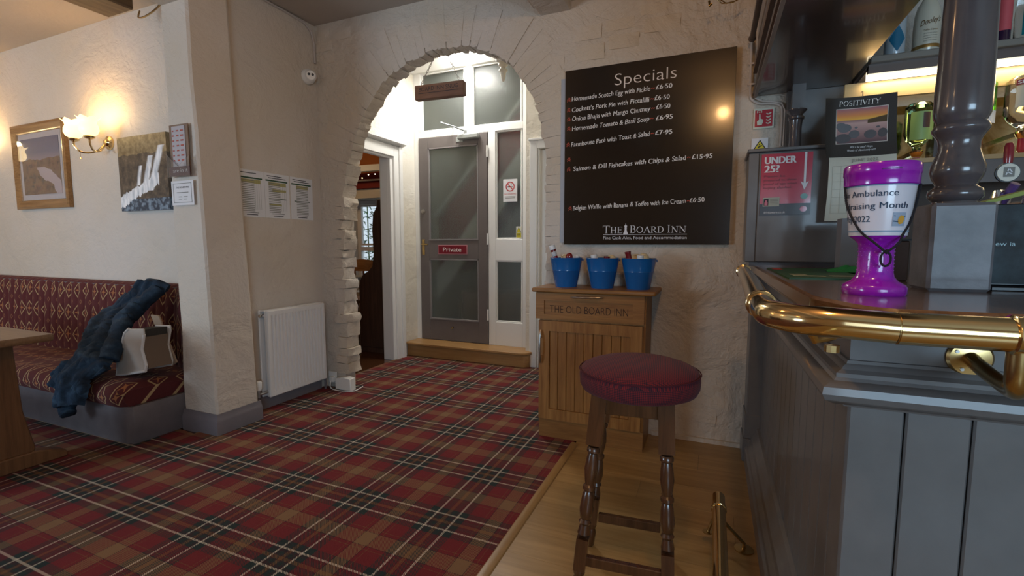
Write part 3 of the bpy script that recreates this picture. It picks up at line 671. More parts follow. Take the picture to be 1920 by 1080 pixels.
def falls():
    m, t, b = nt('waterfall_print'); tc = t.nodes.new('ShaderNodeTexCoord'); sp = t.nodes.new('ShaderNodeSeparateXYZ'); t.links.new(tc.outputs['Generated'], sp.inputs[0])
    v = tc.outputs['Generated']; x, z = sp.outputs[0], sp.outputs[2]
    mp = t.nodes.new('ShaderNodeMapping'); t.links.new(v, mp.inputs[0]); mp.inputs['Scale'].default_value = (5, 1, 1.2)
    rock = ramp(t, noise(t, v, 8, 7, .7), [(.35, (.02, .018, .018)), (.55, (.11, .08, .055)), (.7, (.24, .18, .12))])
    top = ramp(t, noise(t, v, 12, 6), [(.4, (.16, .11, .05)), (.65, (.34, .26, .14))])
    c = mixc(t, math_(t, 'GREATER_THAN', math_(t, 'ADD', z, math_(t, 'MULTIPLY', noise(t, v, 6, 3), .1)), .80), rock, top)
    low = ramp(t, noise(t, v, 14, 5), [(.45, (.02, .04, .07)), (.62, (.22, .30, .38))])
    c = mixc(t, math_(t, 'LESS_THAN', math_(t, 'SUBTRACT', z, math_(t, 'MULTIPLY', x, -.0)), .16), c, low)
    st = noise(t, mp.outputs[0], 4, 4); wc = ramp(t, st, [(.3, (.45, .50, .55)), (.6, (.95, .95, .96))])
    def fall(x0, slope, wd, zt, zb):
        cx = math_(t, 'ADD', x0, math_(t, 'MULTIPLY', z, slope)); d = math_(t, 'ABSOLUTE', math_(t, 'SUBTRACT', x, math_(t, 'ADD', cx, math_(t, 'MULTIPLY', math_(t, 'SUBTRACT', st, .5), .06))))
        f = math_(t, 'MINIMUM', math_(t, 'MAXIMUM', math_(t, 'MULTIPLY', math_(t, 'SUBTRACT', wd, d), 30.0), 0.0), 1.0)
        return math_(t, 'MULTIPLY', f, math_(t, 'MULTIPLY', math_(t, 'LESS_THAN', z, zt), math_(t, 'GREATER_THAN', z, zb)))
    for a in ((.52, .45, .075, .84, .26), (.42, .36, .065, .72, .24), (.30, .28, .045, .60, .34)): c = mixc(t, fall(*a), c, wc)
    pool = math_(t, 'LESS_THAN', math_(t, 'ABSOLUTE', math_(t, 'SUBTRACT', math_(t, 'ADD', z, math_(t, 'MULTIPLY', math_(t, 'SUBTRACT', st, .5), .15)), math_(t, 'ADD', .12, math_(t, 'MULTIPLY', x, .36)))), .075)
    pool = math_(t, 'MULTIPLY', pool, math_(t, 'LESS_THAN', x, .82)); c = mixc(t, pool, c, wc)
    t.links.new(c, b.inputs['Base Color']); b.inputs['Roughness'].default_value = .35; return m
box('canvas', -4.095, -3.53, 2.165, 2.198, 1.395, 1.93, falls(), cv)
# wall light with two tulip shades
def wall_light(x0, z0, label):
    wl = thing('wall_light', label, 'lamp', (x0, 2.2, z0))
    MB().lathe([(0, 0), (.052, 0), (.050, .012), (.028, .020), (.020, .034), (0, .036)], (0, 0, 0), 20, Matrix.Translation((x0, 2.199, z0)) @ Matrix.Rotation(R(90), 4, 'X')).build('backplate', 'brass', wl)
    for dx in (-.115, .085):
        pts = [(x0, 2.17, z0 - .01), (x0 + dx * .3, 2.12, z0 - .075), (x0 + dx * .75, 2.06, z0 - .085), (x0 + dx, 2.03, z0 - .045), (x0 + dx, 2.03, z0 - .005)]
        MB().tube(smooth(pts), .0065, 10).build('arm', 'brass', wl)
        MB().lathe([(.008, 0), (.030, .012), (.034, .022), (.026, .028), (.0, .03)], (x0 + dx, 2.03, z0 - .015), 16).build('cup', 'brass', wl)
        c = (x0 + dx, 2.03, z0 + .01)
        sh = MB(); seg = 24; prof = [(.020, 0), (.046, .015), (.058, .042), (.056, .07), (.046, .092), (.050, .110), (.066, .128)]; vs = []
        for i, (r, z) in enumerate(prof):
            for k in range(seg):
                a = 2 * PI * k / seg; q = r + (.007 * math.cos(a * 6) if i == 6 else 0); vs.append((c[0] + q * math.cos(a), c[1] + q * math.sin(a), c[2] + z + (.008 * math.cos(a * 6) if i == 6 else 0)))
        fs = [(i * seg + k, i * seg + (k + 1) % seg, (i + 1) * seg + (k + 1) % seg, (i + 1) * seg + k) for i in range(len(prof) - 1) for k in range(seg)]
        sh.add(vs, fs).build('shade', plain('frosted_shade', (1, .80, .50), .4, emis=(1, .74, .36), estr=1.7), wl, ang=60, solid=.002)
        MB().lathe([(0, 0), (.014, .01), (.016, .04), (0, .06)], (c[0], c[1], c[2] + .01), 10).build('bulb', emit('bulb', (1, .8, .5), 12), wl)
        point('shade_glow', (c[0], c[1], c[2] + .15), 3.2, (1, .68, .32), .03)
    MB().tube([(x0 - .09, 2.05, z0 - .07), (x0 - .09, 2.05, z0 - .12)], .0015, 5).build('pull_chain', 'brass', wl)
    MB().lathe([(0, 0), (.006, .004), (.006, .014), (0, .018)], (x0 - .09, 2.05, z0 - .138), 8).build('pull_knob', 'brass', wl)
wall_light(-4.245, 1.915, 'brass wall light with two glowing tulip glass shades between the pictures')
wall_light(-6.02, 1.90, 'brass wall light beyond the left edge, only its glow on the wall showing')

# signs on the pier
Fp = ((-2.875, 1.842, 1.69), (1, 0, 0), (0, 0, 1))
h = thing('leaflet_holder', 'clear wall holder with folded leaflets on the pillar, above the small notice', 'holder', (-2.875, 1.845, 1.69))
box('leaflet', -2.955, -2.79, 1.835, 1.838, 1.60, 1.84, plain('leaflet_brown', (.20, .13, .09), .6), h)
box('leaflet', -2.93, -2.815, 1.832, 1.834, 1.60, 1.83, plain('leaflet_grey', (.42, .40, .43), .6), h)
box('leaflet', -2.965, -2.78, 1.829, 1.831, 1.545, 1.60, plain('leaflet_dark', (.09, .03, .04), .4), h)
MB().prism([(-2.975, 1.54), (-2.77, 1.54), (-2.77, 1.66), (-2.872, 1.60), (-2.975, 1.675)], 1.820, 1.822, 'xz').build('pocket', 'clear', h)
r4 = random.Random(5)
lines(plain('red_print', (.38, .07, .05), .6), h, [(-2.925 + (k % 3) * .036, -2.925 + (k % 3) * .036 + .014 + .012 * ((k * 7) % 3) / 2, 1.80 - (k // 3) * .028, 1.808 - (k // 3) * .028) for k in range(21)], ((0, 1.8315, 0), (1, 0, 0), (0, 0, 1)))
text('are in it', -2.93, -2.80, 1.567, .022, 'paper', h, ((0, 1.8285, 0), (1, 0, 0), (0, 0, 1)))
nb = thing('pillar_notice', 'small white bordered notice on the pillar below the leaflets', 'notice', (-2.872, 1.845, 1.45))
box('sheet', -2.972, -2.775, 1.838, 1.840, 1.378, 1.52, 'paper', nb)
Fn = FS(1.8376)
lines('greyink', nb, [(-2.955, -2.792, 1.503, 1.506), (-2.955, -2.792, 1.393, 1.396), (-2.955, -2.952, 1.393, 1.506), (-2.795, -2.792, 1.393, 1.506)], Fn)
text('THE BOARD INN', -2.93, -2.815, 1.477, .010, 'ink', nb, Fn)
lines('greyink', nb, [(-2.925, -2.82, 1.450, 1.454), (-2.91, -2.88, 1.425, 1.429), (-2.865, -2.83, 1.425, 1.429), (-2.91, -2.88, 1.412, 1.415), (-2.865, -2.835, 1.412, 1.415)], Fn)
# three ale lists on the radiator wall
gp = plain('list_green', (.03, .08, .04), .7); yp = plain('list_yellow', (.42, .38, .15), .7)
for i, (y0, lab) in enumerate([(2.167, 'leftmost white price list on the radiator wall, grid of five columns'), (2.375, 'middle white price list on the radiator wall, two tables with yellow rows'), (2.592, 'rightmost white price list on the radiator wall, narrow single column')]):
    t_ = thing('price_list', lab, 'notice', (-2.85, y0 + .1, 1.48), group='price lists on the radiator wall'); y1 = y0 + .205; z0, z1 = 1.333, 1.641
    box('sheet', -2.8495, -2.847, y0, y1, z0, z1, 'paper', t_); F_ = FE(-2.8468)
    lines('ink', t_, [(y0 + .02, y1 - .06, z1 - .022, z1 - .017)] + ([(y0 + .03, y1 - .03, z1 - .035, z1 - .030)] if i else []), F_)
    lines(gp, t_, [(y0 + .008, y1 - .015, z1 - .056, z1 - .046)] + ([(y0 + .03, y1 - .03, z0 + .13, z0 + .136)] if i else []), F_)
    a = y0 + (.03 if i < 2 else .05); c = y1 - (.03 if i < 2 else .045)
    lines(yp, t_, [(a, c, z1 - .085, z1 - .06)] + ([(a + .03, c, z1 - .125, z1 - .108), (a, c - .04, z0 + .085, z0 + .098)] if i == 1 else []), F_)
    lines('greyink', t_, [(a, c - .05 * (i < 2), z1 - .07 - k * .0118, z1 - .0655 - k * .0118) for k in range(18)], FE(-2.8465))
    if i < 2: lines('greyink', t_, [(c - .045 + .015 * q, c - .0435 + .015 * q, z0 + .05, z1 - .06) for q in range(4)], FE(-2.8465))
    lines('ink', t_, [(y0 + .06, y1 - .06, z0 + .012, z0 + .017), (y0 + .05, y1 - .05, z0 + .027, z0 + .030)], F_)

# radiator
rd = thing('radiator', 'white panel radiator with vertical flutes on the wall by the arch', 'radiator', (-2.79, 2.53, .4))
n = 16; y0, y1, z0, z1 = 2.272, 2.788, .095, .70; b = MB(); pts = []
for k in range(n):
    a = y0 + .02 + (y1 - y0 - .04) * k / n; c = a + (y1 - y0 - .04) / n
    pts += [(a, 0), (a + (c - a) * .30, 0), (a + (c - a) * .42, -.009), (a + (c - a) * .78, -.009), (a + (c - a) * .90, 0)]
pts = [(y0, -.004), (y0 + .004, 0)] + pts + [(y1 - .004, 0), (y1, -.004)]
vs = []; rows_ = [(z0, 0, -.012), (z0 + .008, 0, 0), (z0 + .035, 0, 0), (z0 + .055, 1, 0), (z1 - .055, 1, 0), (z1 - .035, 0, 0), (z1 - .008, 0, 0), (z1, 0, -.012)]
for z, k, o_ in rows_:
    for y, d in pts: vs.append((-2.758 + d * k + (o_ if not (d == -.004) else o_ - .004), y, z))
m_ = len(pts); fs = [(j * m_ + i, j * m_ + i + 1, (j + 1) * m_ + i + 1, (j + 1) * m_ + i) for j in range(len(rows_) - 1) for i in range(m_ - 1)]
wr = plain('radiator_enamel', (.74, .73, .72), .3)
b.add(vs, fs).build('front_panel', wr, rd, ang=25)
box('body', -2.795, -2.768, y0 + .003, y1 - .003, z0 + .003, z1 - .003, wr, rd, bevel=.004); box('rear_panel', -2.838, -2.822, y0 - .01, y1 + .0, z0, z1, wr, rd, bevel=.004)
box('top_grille', -2.826, -2.79, y0 + .002, y1 - .002, z1 - .008, z1 + .002, wr, rd)
MB().tube([(-2.80, 2.245, .665), (-2.80, 2.275, .665)], .012, 10).build('air_valve', 'chrome', rd)
v_ = MB().lathe([(0, 0), (.018, 0), (.022, .008), (.022, .055), (.018, .064), (0, .066)], (-2.79, 2.205, .165), 16).build('valve_head', 'plasticw', rd)
MB().tube([(-2.79, 2.205, .165), (-2.79, 2.205, .115)], .011, 10).tube([(-2.79, 2.205, .135), (-2.79, 2.275, .135)], .010, 10).build('valve_body', 'steel', rd)
MB().tube([(-2.79, 2.205, .12), (-2.79, 2.205, .008)], .0075, 8).build('pipe', 'skirt', rd)
MB().tube([(-2.79, 2.80, .16), (-2.79, 2.80, .008)], .0075, 8).tube([(-2.79, 2.775, .135), (-2.79, 2.80, .135)], .009, 8).build('pipe', 'skirt', rd)
sk = thing('wall_socket', 'white double wall socket with a plug between radiator and arch', 'socket', (-2.76, 2.87, .10))
box('face_plate', -2.805, -2.725, 2.852, 2.862, .045, .135, 'plasticw', sk, bevel=.003); box('plug', -2.775, -2.735, 2.825, 2.852, .055, .10, 'plasticw', sk, bevel=.004)
tag(MB().prism([(-2.705, 0.008), (-2.705, .098), (-2.62, .112), (-2.555, .104), (-2.55, .008)], 2.815, 2.875, 'xz').build('junction_box', 'plasticw', bevel=.004), 'white painted boxed block at the foot of the arch stones', 'box')
tag(MB().tube(smooth([(-2.755, 2.822, .07), (-2.745, 2.805, .025), (-2.69, 2.79, .013), (-2.60, 2.79, .013), (-2.535, 2.81, .013), (-2.525, 2.86, .013), (-2.53, 2.93, .02)]), .004, 6).build('white_cable', 'plasticw'), 'white cable looping round the block at the arch foot', 'cable')
# cctv dome and cable trunk
cc = thing('security_camera', 'white dome security camera in the wall corner by the arch', 'camera', (-2.84, 2.80, 2.40))
mt = Matrix.Translation((-2.849, 2.79, 2.40)) @ Matrix.Rotation(R(90), 4, 'Y')
MB().lathe([(0, 0), (.055, 0), (.055, .020), (.050, .032), (.046, .04)], (0, 0, 0), 24, mt).build('mount', 'plasticw', cc)
mt2 = Matrix.Translation((-2.815, 2.785, 2.40)) @ Matrix.Rotation(R(-72), 4, 'Z') @ Matrix.Rotation(R(90), 4, 'X') 
d_ = Vector((.78, -.62, -.12)).normalized(); q_ = Vector((0, 0, 1)).rotation_difference(d_).to_matrix().to_4x4(); mt2 = Matrix.Translation((-2.812, 2.785, 2.40)) @ q_
MB().lathe([(0, -.035), (.030, -.025), (.045, 0), (.043, .018), (.034, .033), (.030, .036), (0, .036)], (0, 0, 0), 24, mt2).build('dome', 'plasticw', cc)
e1 = d_.cross(Vector((0, 0, 1))).normalized(); e2 = e1.cross(d_)
for s1 in (-.013, .013):
    MB().lathe([(0, 0), (.0095, 0), (.0085, .004), (0, .005)], (0, 0, 0), 14, Matrix.Translation(Vector(mt2.translation) + d_ * .036 + e1 * s1 + e2 * .006) @ q_).build('lens', 'black', cc)
MB().tube([Vector(mt2.translation) + d_ * .033 + e1 * (.024 * math.cos(a)) + e2 * (.024 * math.sin(a) * .9) for a in [PI * (1.15 + .7 * k / 8) for k in range(9)]], .0018, 6).build('trim_line', 'black', cc)
tag(MB().tube([(-2.842, 1.9, 2.79), (-2.842, 2.60, 2.788), (-2.842, 2.78, 2.78), (-2.842, 2.84, 2.74), (-2.84, 2.862, 2.66), (-2.84, 2.864, 2.52)], .008, 8).build('ceiling_cable', plain('painted_cable', (.5, .44, .4), .6)), 'painted cable running along the ceiling down into the arch corner', 'cable')
tag(MB().tube(smooth([(-3.35, 1.95, 2.60), (-3.28, 1.9, 2.53), (-3.18, 1.87, 2.50), (-3.06, 1.85, 2.50), (-2.97, 1.845, 2.53), (-2.93, 1.842, 2.60)]), .005, 6).build('beam_cable', 'brassd'), 'loose cable loop between the timber beam and the pillar top', 'cable')
tag(MB().tube([(-2.722, 2.135, .13), (-2.735, 2.128, .7), (-2.75, 2.113, 1.4), (-2.775, 2.098, 2.1), (-2.80, 2.085, 2.78)], .005, 6).build('pier_pipe', plain('painted_pipe', (.33, .27, .22), .6)), 'thin painted pipe running up the back edge of the pillar', 'pipe')

# denim jacket and bag
jk = thing('denim_jacket', 'dark blue denim jacket flung over the bag and the banquette back', 'jacket', (-3.45, 1.7, .5))
rows=[((-3.549, 1.98, 0.875), (-3.342, 1.98, 0.885)), ((-3.638, 1.95, 0.80), (-3.40, 1.95, 0.766)), ((-3.689, 1.91, 0.735), (-3.469, 1.91, 0.687)), ((-3.765, 1.85, 0.698), (-3.43, 1.85, 0.657)), ((-3.723, 1.78, 0.661), (-3.372, 1.78, 0.602)), ((-3.623, 1.7, 0.612), (-3.294, 1.7, 0.537)), ((-3.549, 1.64, 0.562), (-3.248, 1.64, 0.483)), ((-3.486, 1.58, 0.502), (-3.176, 1.58, 0.455)), ((-3.518, 1.55, 0.442), (-3.225, 1.55, 0.413)), ((-3.483, 1.5, 0.382), (-3.269, 1.5, 0.381)), ((-3.449, 1.475, 0.306), (-3.244, 1.475, 0.331)), ((-3.457, 1.47, 0.182), (-3.279, 1.47, 0.232))]
def cloth(rows, bulge, fold, ph, fr_=3.0):
    def f(u, v):
        k = v * (len(rows) - 1); i = min(int(k), len(rows) - 2); t_ = k - i; t_ = t_ * t_ * (3 - 2 * t_) * .5 + t_ * .5
        A = Vector(rows[i][0]).lerp(Vector(rows[i + 1][0]), t_); B_ = Vector(rows[i][1]).lerp(Vector(rows[i + 1][1]), t_); p = A.lerp(B_, u)
        o_ = bulge * math.sin(PI * u) ** .6 + fold * (math.sin(u * fr_ * 2 * PI + ph + 3.2 * v) * .6 + math.sin(u * 5.3 + v * 13 + ph) * .5)
        return (p.x + .35 * fold * math.sin(v * 17 + ph), p.y - o_, p.z + o_ * .45)
    return f
MB().grid(cloth(rows, .07, .012, .4), 44, 80).build('body', 'denim', jk, ang=80, solid=.006)
def limb(pts, rad, name, seg=26, wr=.05, ph=0):
    P = []; Rr = []; n = len(pts) - 1
    for k in range(n * 8 + 1):
        t_ = k / 8; i = min(int(t_), n - 1); f = t_ - i; p = Vector(pts[i]).lerp(Vector(pts[i + 1]), f * f * (3 - 2 * f) * .4 + f * .6); r = rad[i] * (1 - f) + rad[i + 1] * f
        P.append(p); Rr.append(r * (1 + wr * math.sin(k * 1.9 + ph)))
    return MB().tube(P, Rr, seg, flat=.75).build(name, 'denim', jk, ang=80)
limb([(-3.36, 1.96, .855), (-3.41, 1.86, .75), (-3.40, 1.77, .68), (-3.33, 1.68, .61), (-3.25, 1.60, .51)], [.05, .062, .06, .056, .048], 'sleeve', ph=1)
MB().tube([(-3.262, 1.615, .525), (-3.245, 1.595, .500), (-3.228, 1.575, .475)], .053, 14, flat=.8).build('cuff', 'denim', jk, ang=60)
limb([(-3.62, 1.93, .80), (-3.66, 1.82, .69), (-3.60, 1.70, .57), (-3.50, 1.58, .44), (-3.44, 1.48, .33), (-3.42, 1.455, .20), (-3.40, 1.45, .17)], [.05, .058, .055, .052, .05, .046, .048], 'sleeve', ph=2)
MB().tube([(-3.40, 1.53, .37), (-3.33, 1.50, .375), (-3.24, 1.52, .40), (-3.19, 1.55, .44)], .022, 8, flat=.6).build('waistband', 'denim', jk)
MB().tube([(-3.52, 1.975, .875), (-3.44, 1.95, .90), (-3.35, 1.95, .895), (-3.31, 1.98, .86)], .022, 8, flat=1.4).build('collar', 'denim', jk)
MB().grid(cloth([((-3.60, 1.53, .43), (-3.42, 1.53, .46)), ((-3.635, 1.50, .36), (-3.46, 1.48, .38)), ((-3.62, 1.48, .30), (-3.50, 1.465, .30))], .03, .012, 2), 14, 14).build('front_flap', 'denim', jk, ang=80, solid=.005)
for p in [(-3.278, 1.478, .375), (-3.60, 1.478, .385), (-3.43, 1.435, .22)]:
    MB().lathe([(0, 0), (.009, .001), (.008, .004), (0, .005)], (0, 0, 0), 12, Matrix.Translation(p) @ Matrix.Rotation(R(90), 4, 'X')).build('button', 'chrome', jk)
for q in ([(-3.50, 1.86, .745), (-3.52, 1.74, .66), (-3.44, 1.64, .575)], [(-3.36, 1.60, .49), (-3.42, 1.52, .41)]):
    MB().tube(q, .002, 5).build('seam', plain('seam_thread', (.16, .17, .14), .9), jk)
from mathutils import noise as mn
for ch in jk.children:                       # crumples and creases of the cloth
    if ch.name.split('.')[0] in ('body', 'sleeve', 'cuff', 'collar', 'waistband', 'front_flap'):
        for v in ch.data.vertices:
            p = v.co; q = Vector((p.x * 9 + p.z * 5, p.y * 9, p.z * 9 - p.x * 6)); n1 = mn.noise(q); n2 = 1 - abs(mn.noise(q * 2.1 + Vector((3, 1, 7)))) * 2
            v.co = p + v.normal * (.016 * n1 + .010 * (n2 - .5))
bg = thing('tote_bag', 'cream felt tote bag with white piping half under the denim jacket', 'bag', (-3.15, 1.7, .35))
felt = plain('cream_felt', (.50, .45, .40), .95, var=.08, bmp=.3, bscale=200)
pl = [(-3.162, .651), (-3.022, .661), (-3.02, .628), (-3.05, .538), (-3.02, .445), (-3.03, .41), (-3.32, .352), (-3.30, .448), (-3.206, .623)]
MB().prism(pl, 1.66, 1.67, 'xz').prism([(x + .01, z - .0) for x, z in pl], 1.80, 1.81, 'xz').build('panel', felt, bg, bevel=.003)
MB().prism([(-3.17, .60), (-3.03, .61), (-3.045, .54), (-3.01, .425), (-3.30, .365), (-3.29, .45)], 1.67, 1.80, 'xz').build('gusset', plain('dark_suede', (.16, .11, .075), .9), bg); MB().prism([(-3.19, .60), (-3.165, .645), (-3.04, .652), (-3.035, .60)], 1.675, 1.80, 'xz').build('lining', plain('bag_lining', (.03, .025, .02), .9), bg)
MB().tube([(x, 1.662, z) for x, z in pl[2:] + pl[:1]], .008, 8).build('piping', plain('white_piping', (.66, .64, .62), .8), bg)
fl = [(-3.229, .712), (-3.148, .711), (-3.10, .614), (-3.005, .43), (-3.06, .40), (-3.14, .50), (-3.16, .597), (-3.186, .634)]
MB().prism([(x + .012, z) for x, z in fl], 1.812, 1.824, 'xz').build('flap', plain('tan_suede', (.27, .19, .13), .85, var=.1), bg, bevel=.003)
tag(MB().prism([(-3.66, 1.56), (-3.56, 1.55), (-3.55, 1.64), (-3.64, 1.66)], .352, .366, 'xy').build('folded_paper', 'paper', bevel=.002), 'folded white paper showing under the jacket on the seat', 'paper')
# ---------------------------------------------------------------- inside the snug
dr = thing('glazed_door', 'grey door marked Private with two obscured glass panes', 'door', (-2.42, 4.2, .155)); dr['kind'] = 'thing'
DX0, DX1, DZ0, DZ1 = -2.81, -2.03, .156, 2.222
b = MB(); Ya, Yb = 4.192, 4.232
b.box(DX0, -2.70, Ya, Yb, DZ0, DZ1).box(-2.13, DX1, Ya, Yb, DZ0, DZ1).box(-2.70, -2.13, Ya, Yb, 2.12, DZ1).box(-2.70, -2.13, Ya, Yb, 1.0, 1.19).box(-2.70, -2.13, Ya, Yb, DZ0, .37)
b.build('door_frame', 'doorgrey', dr, bevel=.003)
for z0, z1 in ((1.19, 2.12), (.37, 1.0)):
    box('pane', -2.70, -2.13, 4.212, 4.217, z0, z1, 'obs', dr)
    MB().box(-2.70, -2.13, 4.186, 4.212, z0, z0 + .014).box(-2.70, -2.688, 4.19, 4.212, z0, z1).box(-2.142, -2.13, 4.19, 4.212, z0, z1).box(-2.70, -2.13, 4.19, 4.212, z1 - .012, z1).build('glazing_bead', plain('bead_grey', (.24, .22, .22), .5), dr)
sg = box('sign_plate', -2.585, -2.262, 4.184, 4.191, 1.055, 1.135, plain('plate_red', (.20, .012, .025), .35), dr)
MB().box(-2.592, -2.255, 4.187, 4.1915, 1.048, 1.142).build('sign_rim', plain('rim_pink', (.55, .25, .28), .4), sg)
text('Private', -2.53, -2.32, 1.075, .042, plain('sign_white', (.85, .83, .8), .5), dr, FS(4.1835))
MB().box(-2.785, -2.752, 4.184, 4.191, 1.04, 1.20).build('lever_plate', 'brassd', dr, bevel=.002)
MB().tube([(-2.768, 4.19, 1.15), (-2.768, 4.155, 1.15), (-2.755, 4.148, 1.15), (-2.69, 4.148, 1.148)], .008, 8).build('handle', 'brassd', dr)
MB().lathe([(0, 0), (.024, 0), (.022, .008), (.010, .014), (0, .014)], (0, 0, 0), 16, Matrix.Translation((-2.765, 4.19, 1.487)) @ Matrix.Rotation(R(90), 4, 'X')).build('lock', 'pewter', dr)
MB().tube([(-2.425, 4.19, .30), (-2.425, 4.17, .30), (-2.43, 4.165, .285)], .008, 8).build('hook', 'brassd', dr)
for z in (2.04, 1.20, .45): MB().tube([(-2.028, 4.186, z - .055), (-2.028, 4.186, z + .055)], .009, 8).build('hinge', 'white', dr)
cl = thing('door_closer', 'silver door closer with folding arm over the grey door', 'door closer', (-2.24, 4.17, 2.2))
sil = plain('silver_paint', (.34, .36, .35), .35, .3)
box('bracket_plate', -2.37, -2.29, 4.186, 4.191, 2.15, 2.20, sil, cl, bevel=.002)
box('closer_body', -2.33, -2.10, 4.135, 4.185, 2.165, 2.215, sil, cl, bevel=.01); MB().tube([(-2.25, 4.16, 2.215), (-2.25, 4.16, 2.25)], .016, 12).build('spindle', sil, cl)
MB().tube([(-2.25, 4.16, 2.243), (-2.32, 4.06, 2.27), (-2.42, 3.99, 2.30)], .007, 6).tube([(-2.42, 3.99, 2.305), (-2.40, 4.19, 2.29)], .006, 6).build('closer_arm', sil, cl)
# signs on the side light
ns = thing('no_smoking_sign', 'white no smoking notice stuck on the narrow side pane', 'sign', (-1.8, 4.2, 1.66))
box('plate', -1.872, -1.726, 4.214, 4.216, 1.555, 1.768, 'paper', ns); Fm = FS(4.2138); redp = plain('sign_red', (.50, .03, .03), .5)
cx, cz, rr = -1.799, 1.697, .042
strokes(arc(cx, cz, rr, rr, 0, 360, 24, .009, .009) + [(cx - .028, cz + .028, cx + .028, cz - .028, .008)], ns, redp, ((0, 4.2134, 0), (1, 0, 0), (0, 0, 1)), 'print')
lines('ink', ns, [(cx - .028, cx + .016, cz - .006, cz + .003), (cx + .020, cx + .024, cz - .006, cz + .003), (cx + .012, cx + .016, cz + .01, cz + .02)], Fm)
text('NO SMOKING', -1.86, -1.738, 1.622, .014, redp, ns, Fm)
lines('greyink', ns, [(-1.855, -1.745, 1.600, 1.605), (-1.85, -1.75, 1.588, 1.593)], Fm)
ws = thing('warning_sticker', 'small yellow warning triangle sticker at the foot of the side pane', 'sign', (-1.7, 4.2, 1.26))
box('sticker', -1.735, -1.68, 4.209, 4.211, 1.21, 1.318, plain('paper_cream', (.7, .7, .6), .6), ws)
yel = plain('warning_yellow', (.62, .55, .02), .5)
flatpoly([(-1.733, 1.262), (-1.682, 1.262), (-1.7075, 1.313)], 'ink', ws, FS(4.2088)); flatpoly([(-1.728, 1.2645), (-1.687, 1.2645), (-1.7075, 1.307)], yel, ws, FS(4.2085)); lines(yel, ws, [(-1.731, -1.684, 1.213, 1.258)], FS(4.2088)); lines('ink', ws, [(-1.726, -1.69, 1.225 + .01 * k, 1.229 + .01 * k) for k in range(3)], FS(4.2082))
tag(MB().tube([(-1.60, 4.198, .30), (-1.60, 4.175, .30)], .012, 10).tube([(-1.598, 4.17, .295), (-1.592, 4.165, .24), (-1.602, 4.165, .19), (-1.585, 4.165, .18)], .003, 6).build('cabin_hook', 'steel'), 'small metal cabin hook on the white frame above the oak step', 'hook')
# hanging sign
hs = thing('snug_sign', 'small brown wooden sign hung on two chains under the arch', 'sign', (-2.0, 3.3, 2.34), R(3))
sw = wood('sign_wood', (.12, .055, .035), (.20, .10, .065), 0, .6)
box('board', -2.215, -1.79, 3.27, 3.325, 2.285, 2.395, sw, hs, bevel=.004)
text('BOARD INN SNUG', -2.175, -1.835, 2.345, .030, 'ink', hs, ((0, 3.2695, 0), (1, 0, 0), (0, 0, 1)), weight=-.004)
lines('ink', hs, [(-2.18, -1.83, 2.327, 2.331)], FS(3.2695))
def chain(p0, p1, parent, n=16, r=.0022):
    p0, p1 = Vector(p0), Vector(p1); d = (p1 - p0) / n
    for k in range(n):
        c = p0 + d * (k + .5); a = d.normalized(); s1 = a.cross(Vector((0, 1, 0)) if k % 2 else Vector((1, .3, 0))).normalized() * .006
        b = MB(); L = d.length * .68
        b.tube([c - a * L + s1 * .5, c - a * L * .6 + s1, c + a * L * .6 + s1, c + a * L + s1 * .2, c + a * L * .6 - s1, c - a * L * .6 - s1, c - a * L - s1 * .2, c - a * L * .9 + s1 * .5], r, 5); b.build('chain_link', 'pewter', parent)
chain((-2.175, 3.297, 2.395), (-1.985, 3.297, 2.71), hs); chain((-1.83, 3.297, 2.395), (-1.985, 3.297, 2.71), hs)
MB().tube([(-1.985, 3.297, 2.70), (-1.985, 3.297, 2.95)], .003, 6).build('hanging_rod', 'pewter', hs)
# ceiling disc light and newel drop
lt = thing('ceiling_light', 'round white ceiling light glowing at the top of the arch', 'lamp', (-2.24, 3.93, 2.95))
MB().lathe([(0, 0), (.20, 0), (.195, -.02), (.0, -.02)], (-2.24, 3.93, 2.949), 32).build('fitting', 'plasticw', lt)
MB().lathe([(.19, -.02), (.185, -.05), (.155, -.085), (.08, -.10), (0, -.103)], (-2.24, 3.93, 2.949), 32, closed=False).build('diffuser', emit('snug_light', (1, .98, .94), 16), lt, ang=80)
area('snug_light', (-2.24, 3.93, 2.835), (0, 0, 0), .30, .30, 17, (1, .97, .9))
nd = thing('newel_drop', 'white turned newel drop hanging in front of the transom pane', 'finial', (-1.60, 3.6, 2.95))
box('newel_post', -1.645, -1.555, 3.56, 3.65, 2.60, 2.95, 'white', nd, bevel=.004)
MB().lathe([(.0, 0), (.012, .01), (.022, .06), (.024, .075), (.036, .085), (.036, .095), (.022, .105), (.022, .115), (.040, .13), (.040, .15)], (-1.60, 3.605, 2.45), 20).build('turned_drop', plain('cream_gloss', (.68, .62, .50), .4), nd)

# ---------------------------------------------------------------- next room contents
stl = thing('high_settle', 'dark wooden high-backed settle seen end-on through the doorway', 'settle', (-3.25, 4.05, 0))
sp_ = [(-3.02, 1.61), (-3.20, 1.61), (-3.215, 1.53), (-3.26, 1.46), (-3.275, 1.30), (-3.265, 1.05), (-3.285, .92), (-3.34, .865), (-3.41, .83), (-3.455, .76), (-3.47, .70), (-3.465, .58), (-3.47, .05), (-3.02, .05)]
MB().prism(sp_, 4.00, 4.045, 'xz').build('end_panel', 'settle', stl, bevel=.005); MB().prism(sp_, 5.30, 5.345, 'xz').build('end_panel', 'settle', stl, bevel=.005)
box('back_panel', -3.07, -3.03, 4.045, 5.30, .10, 1.58, 'settle', stl); box('seat', -3.45, -3.07, 4.045, 5.30, .40, .44, 'settle', stl); box('foot_rail', -3.46, -3.03, 4.0, 4.045, .0, .05, 'settle', stl)
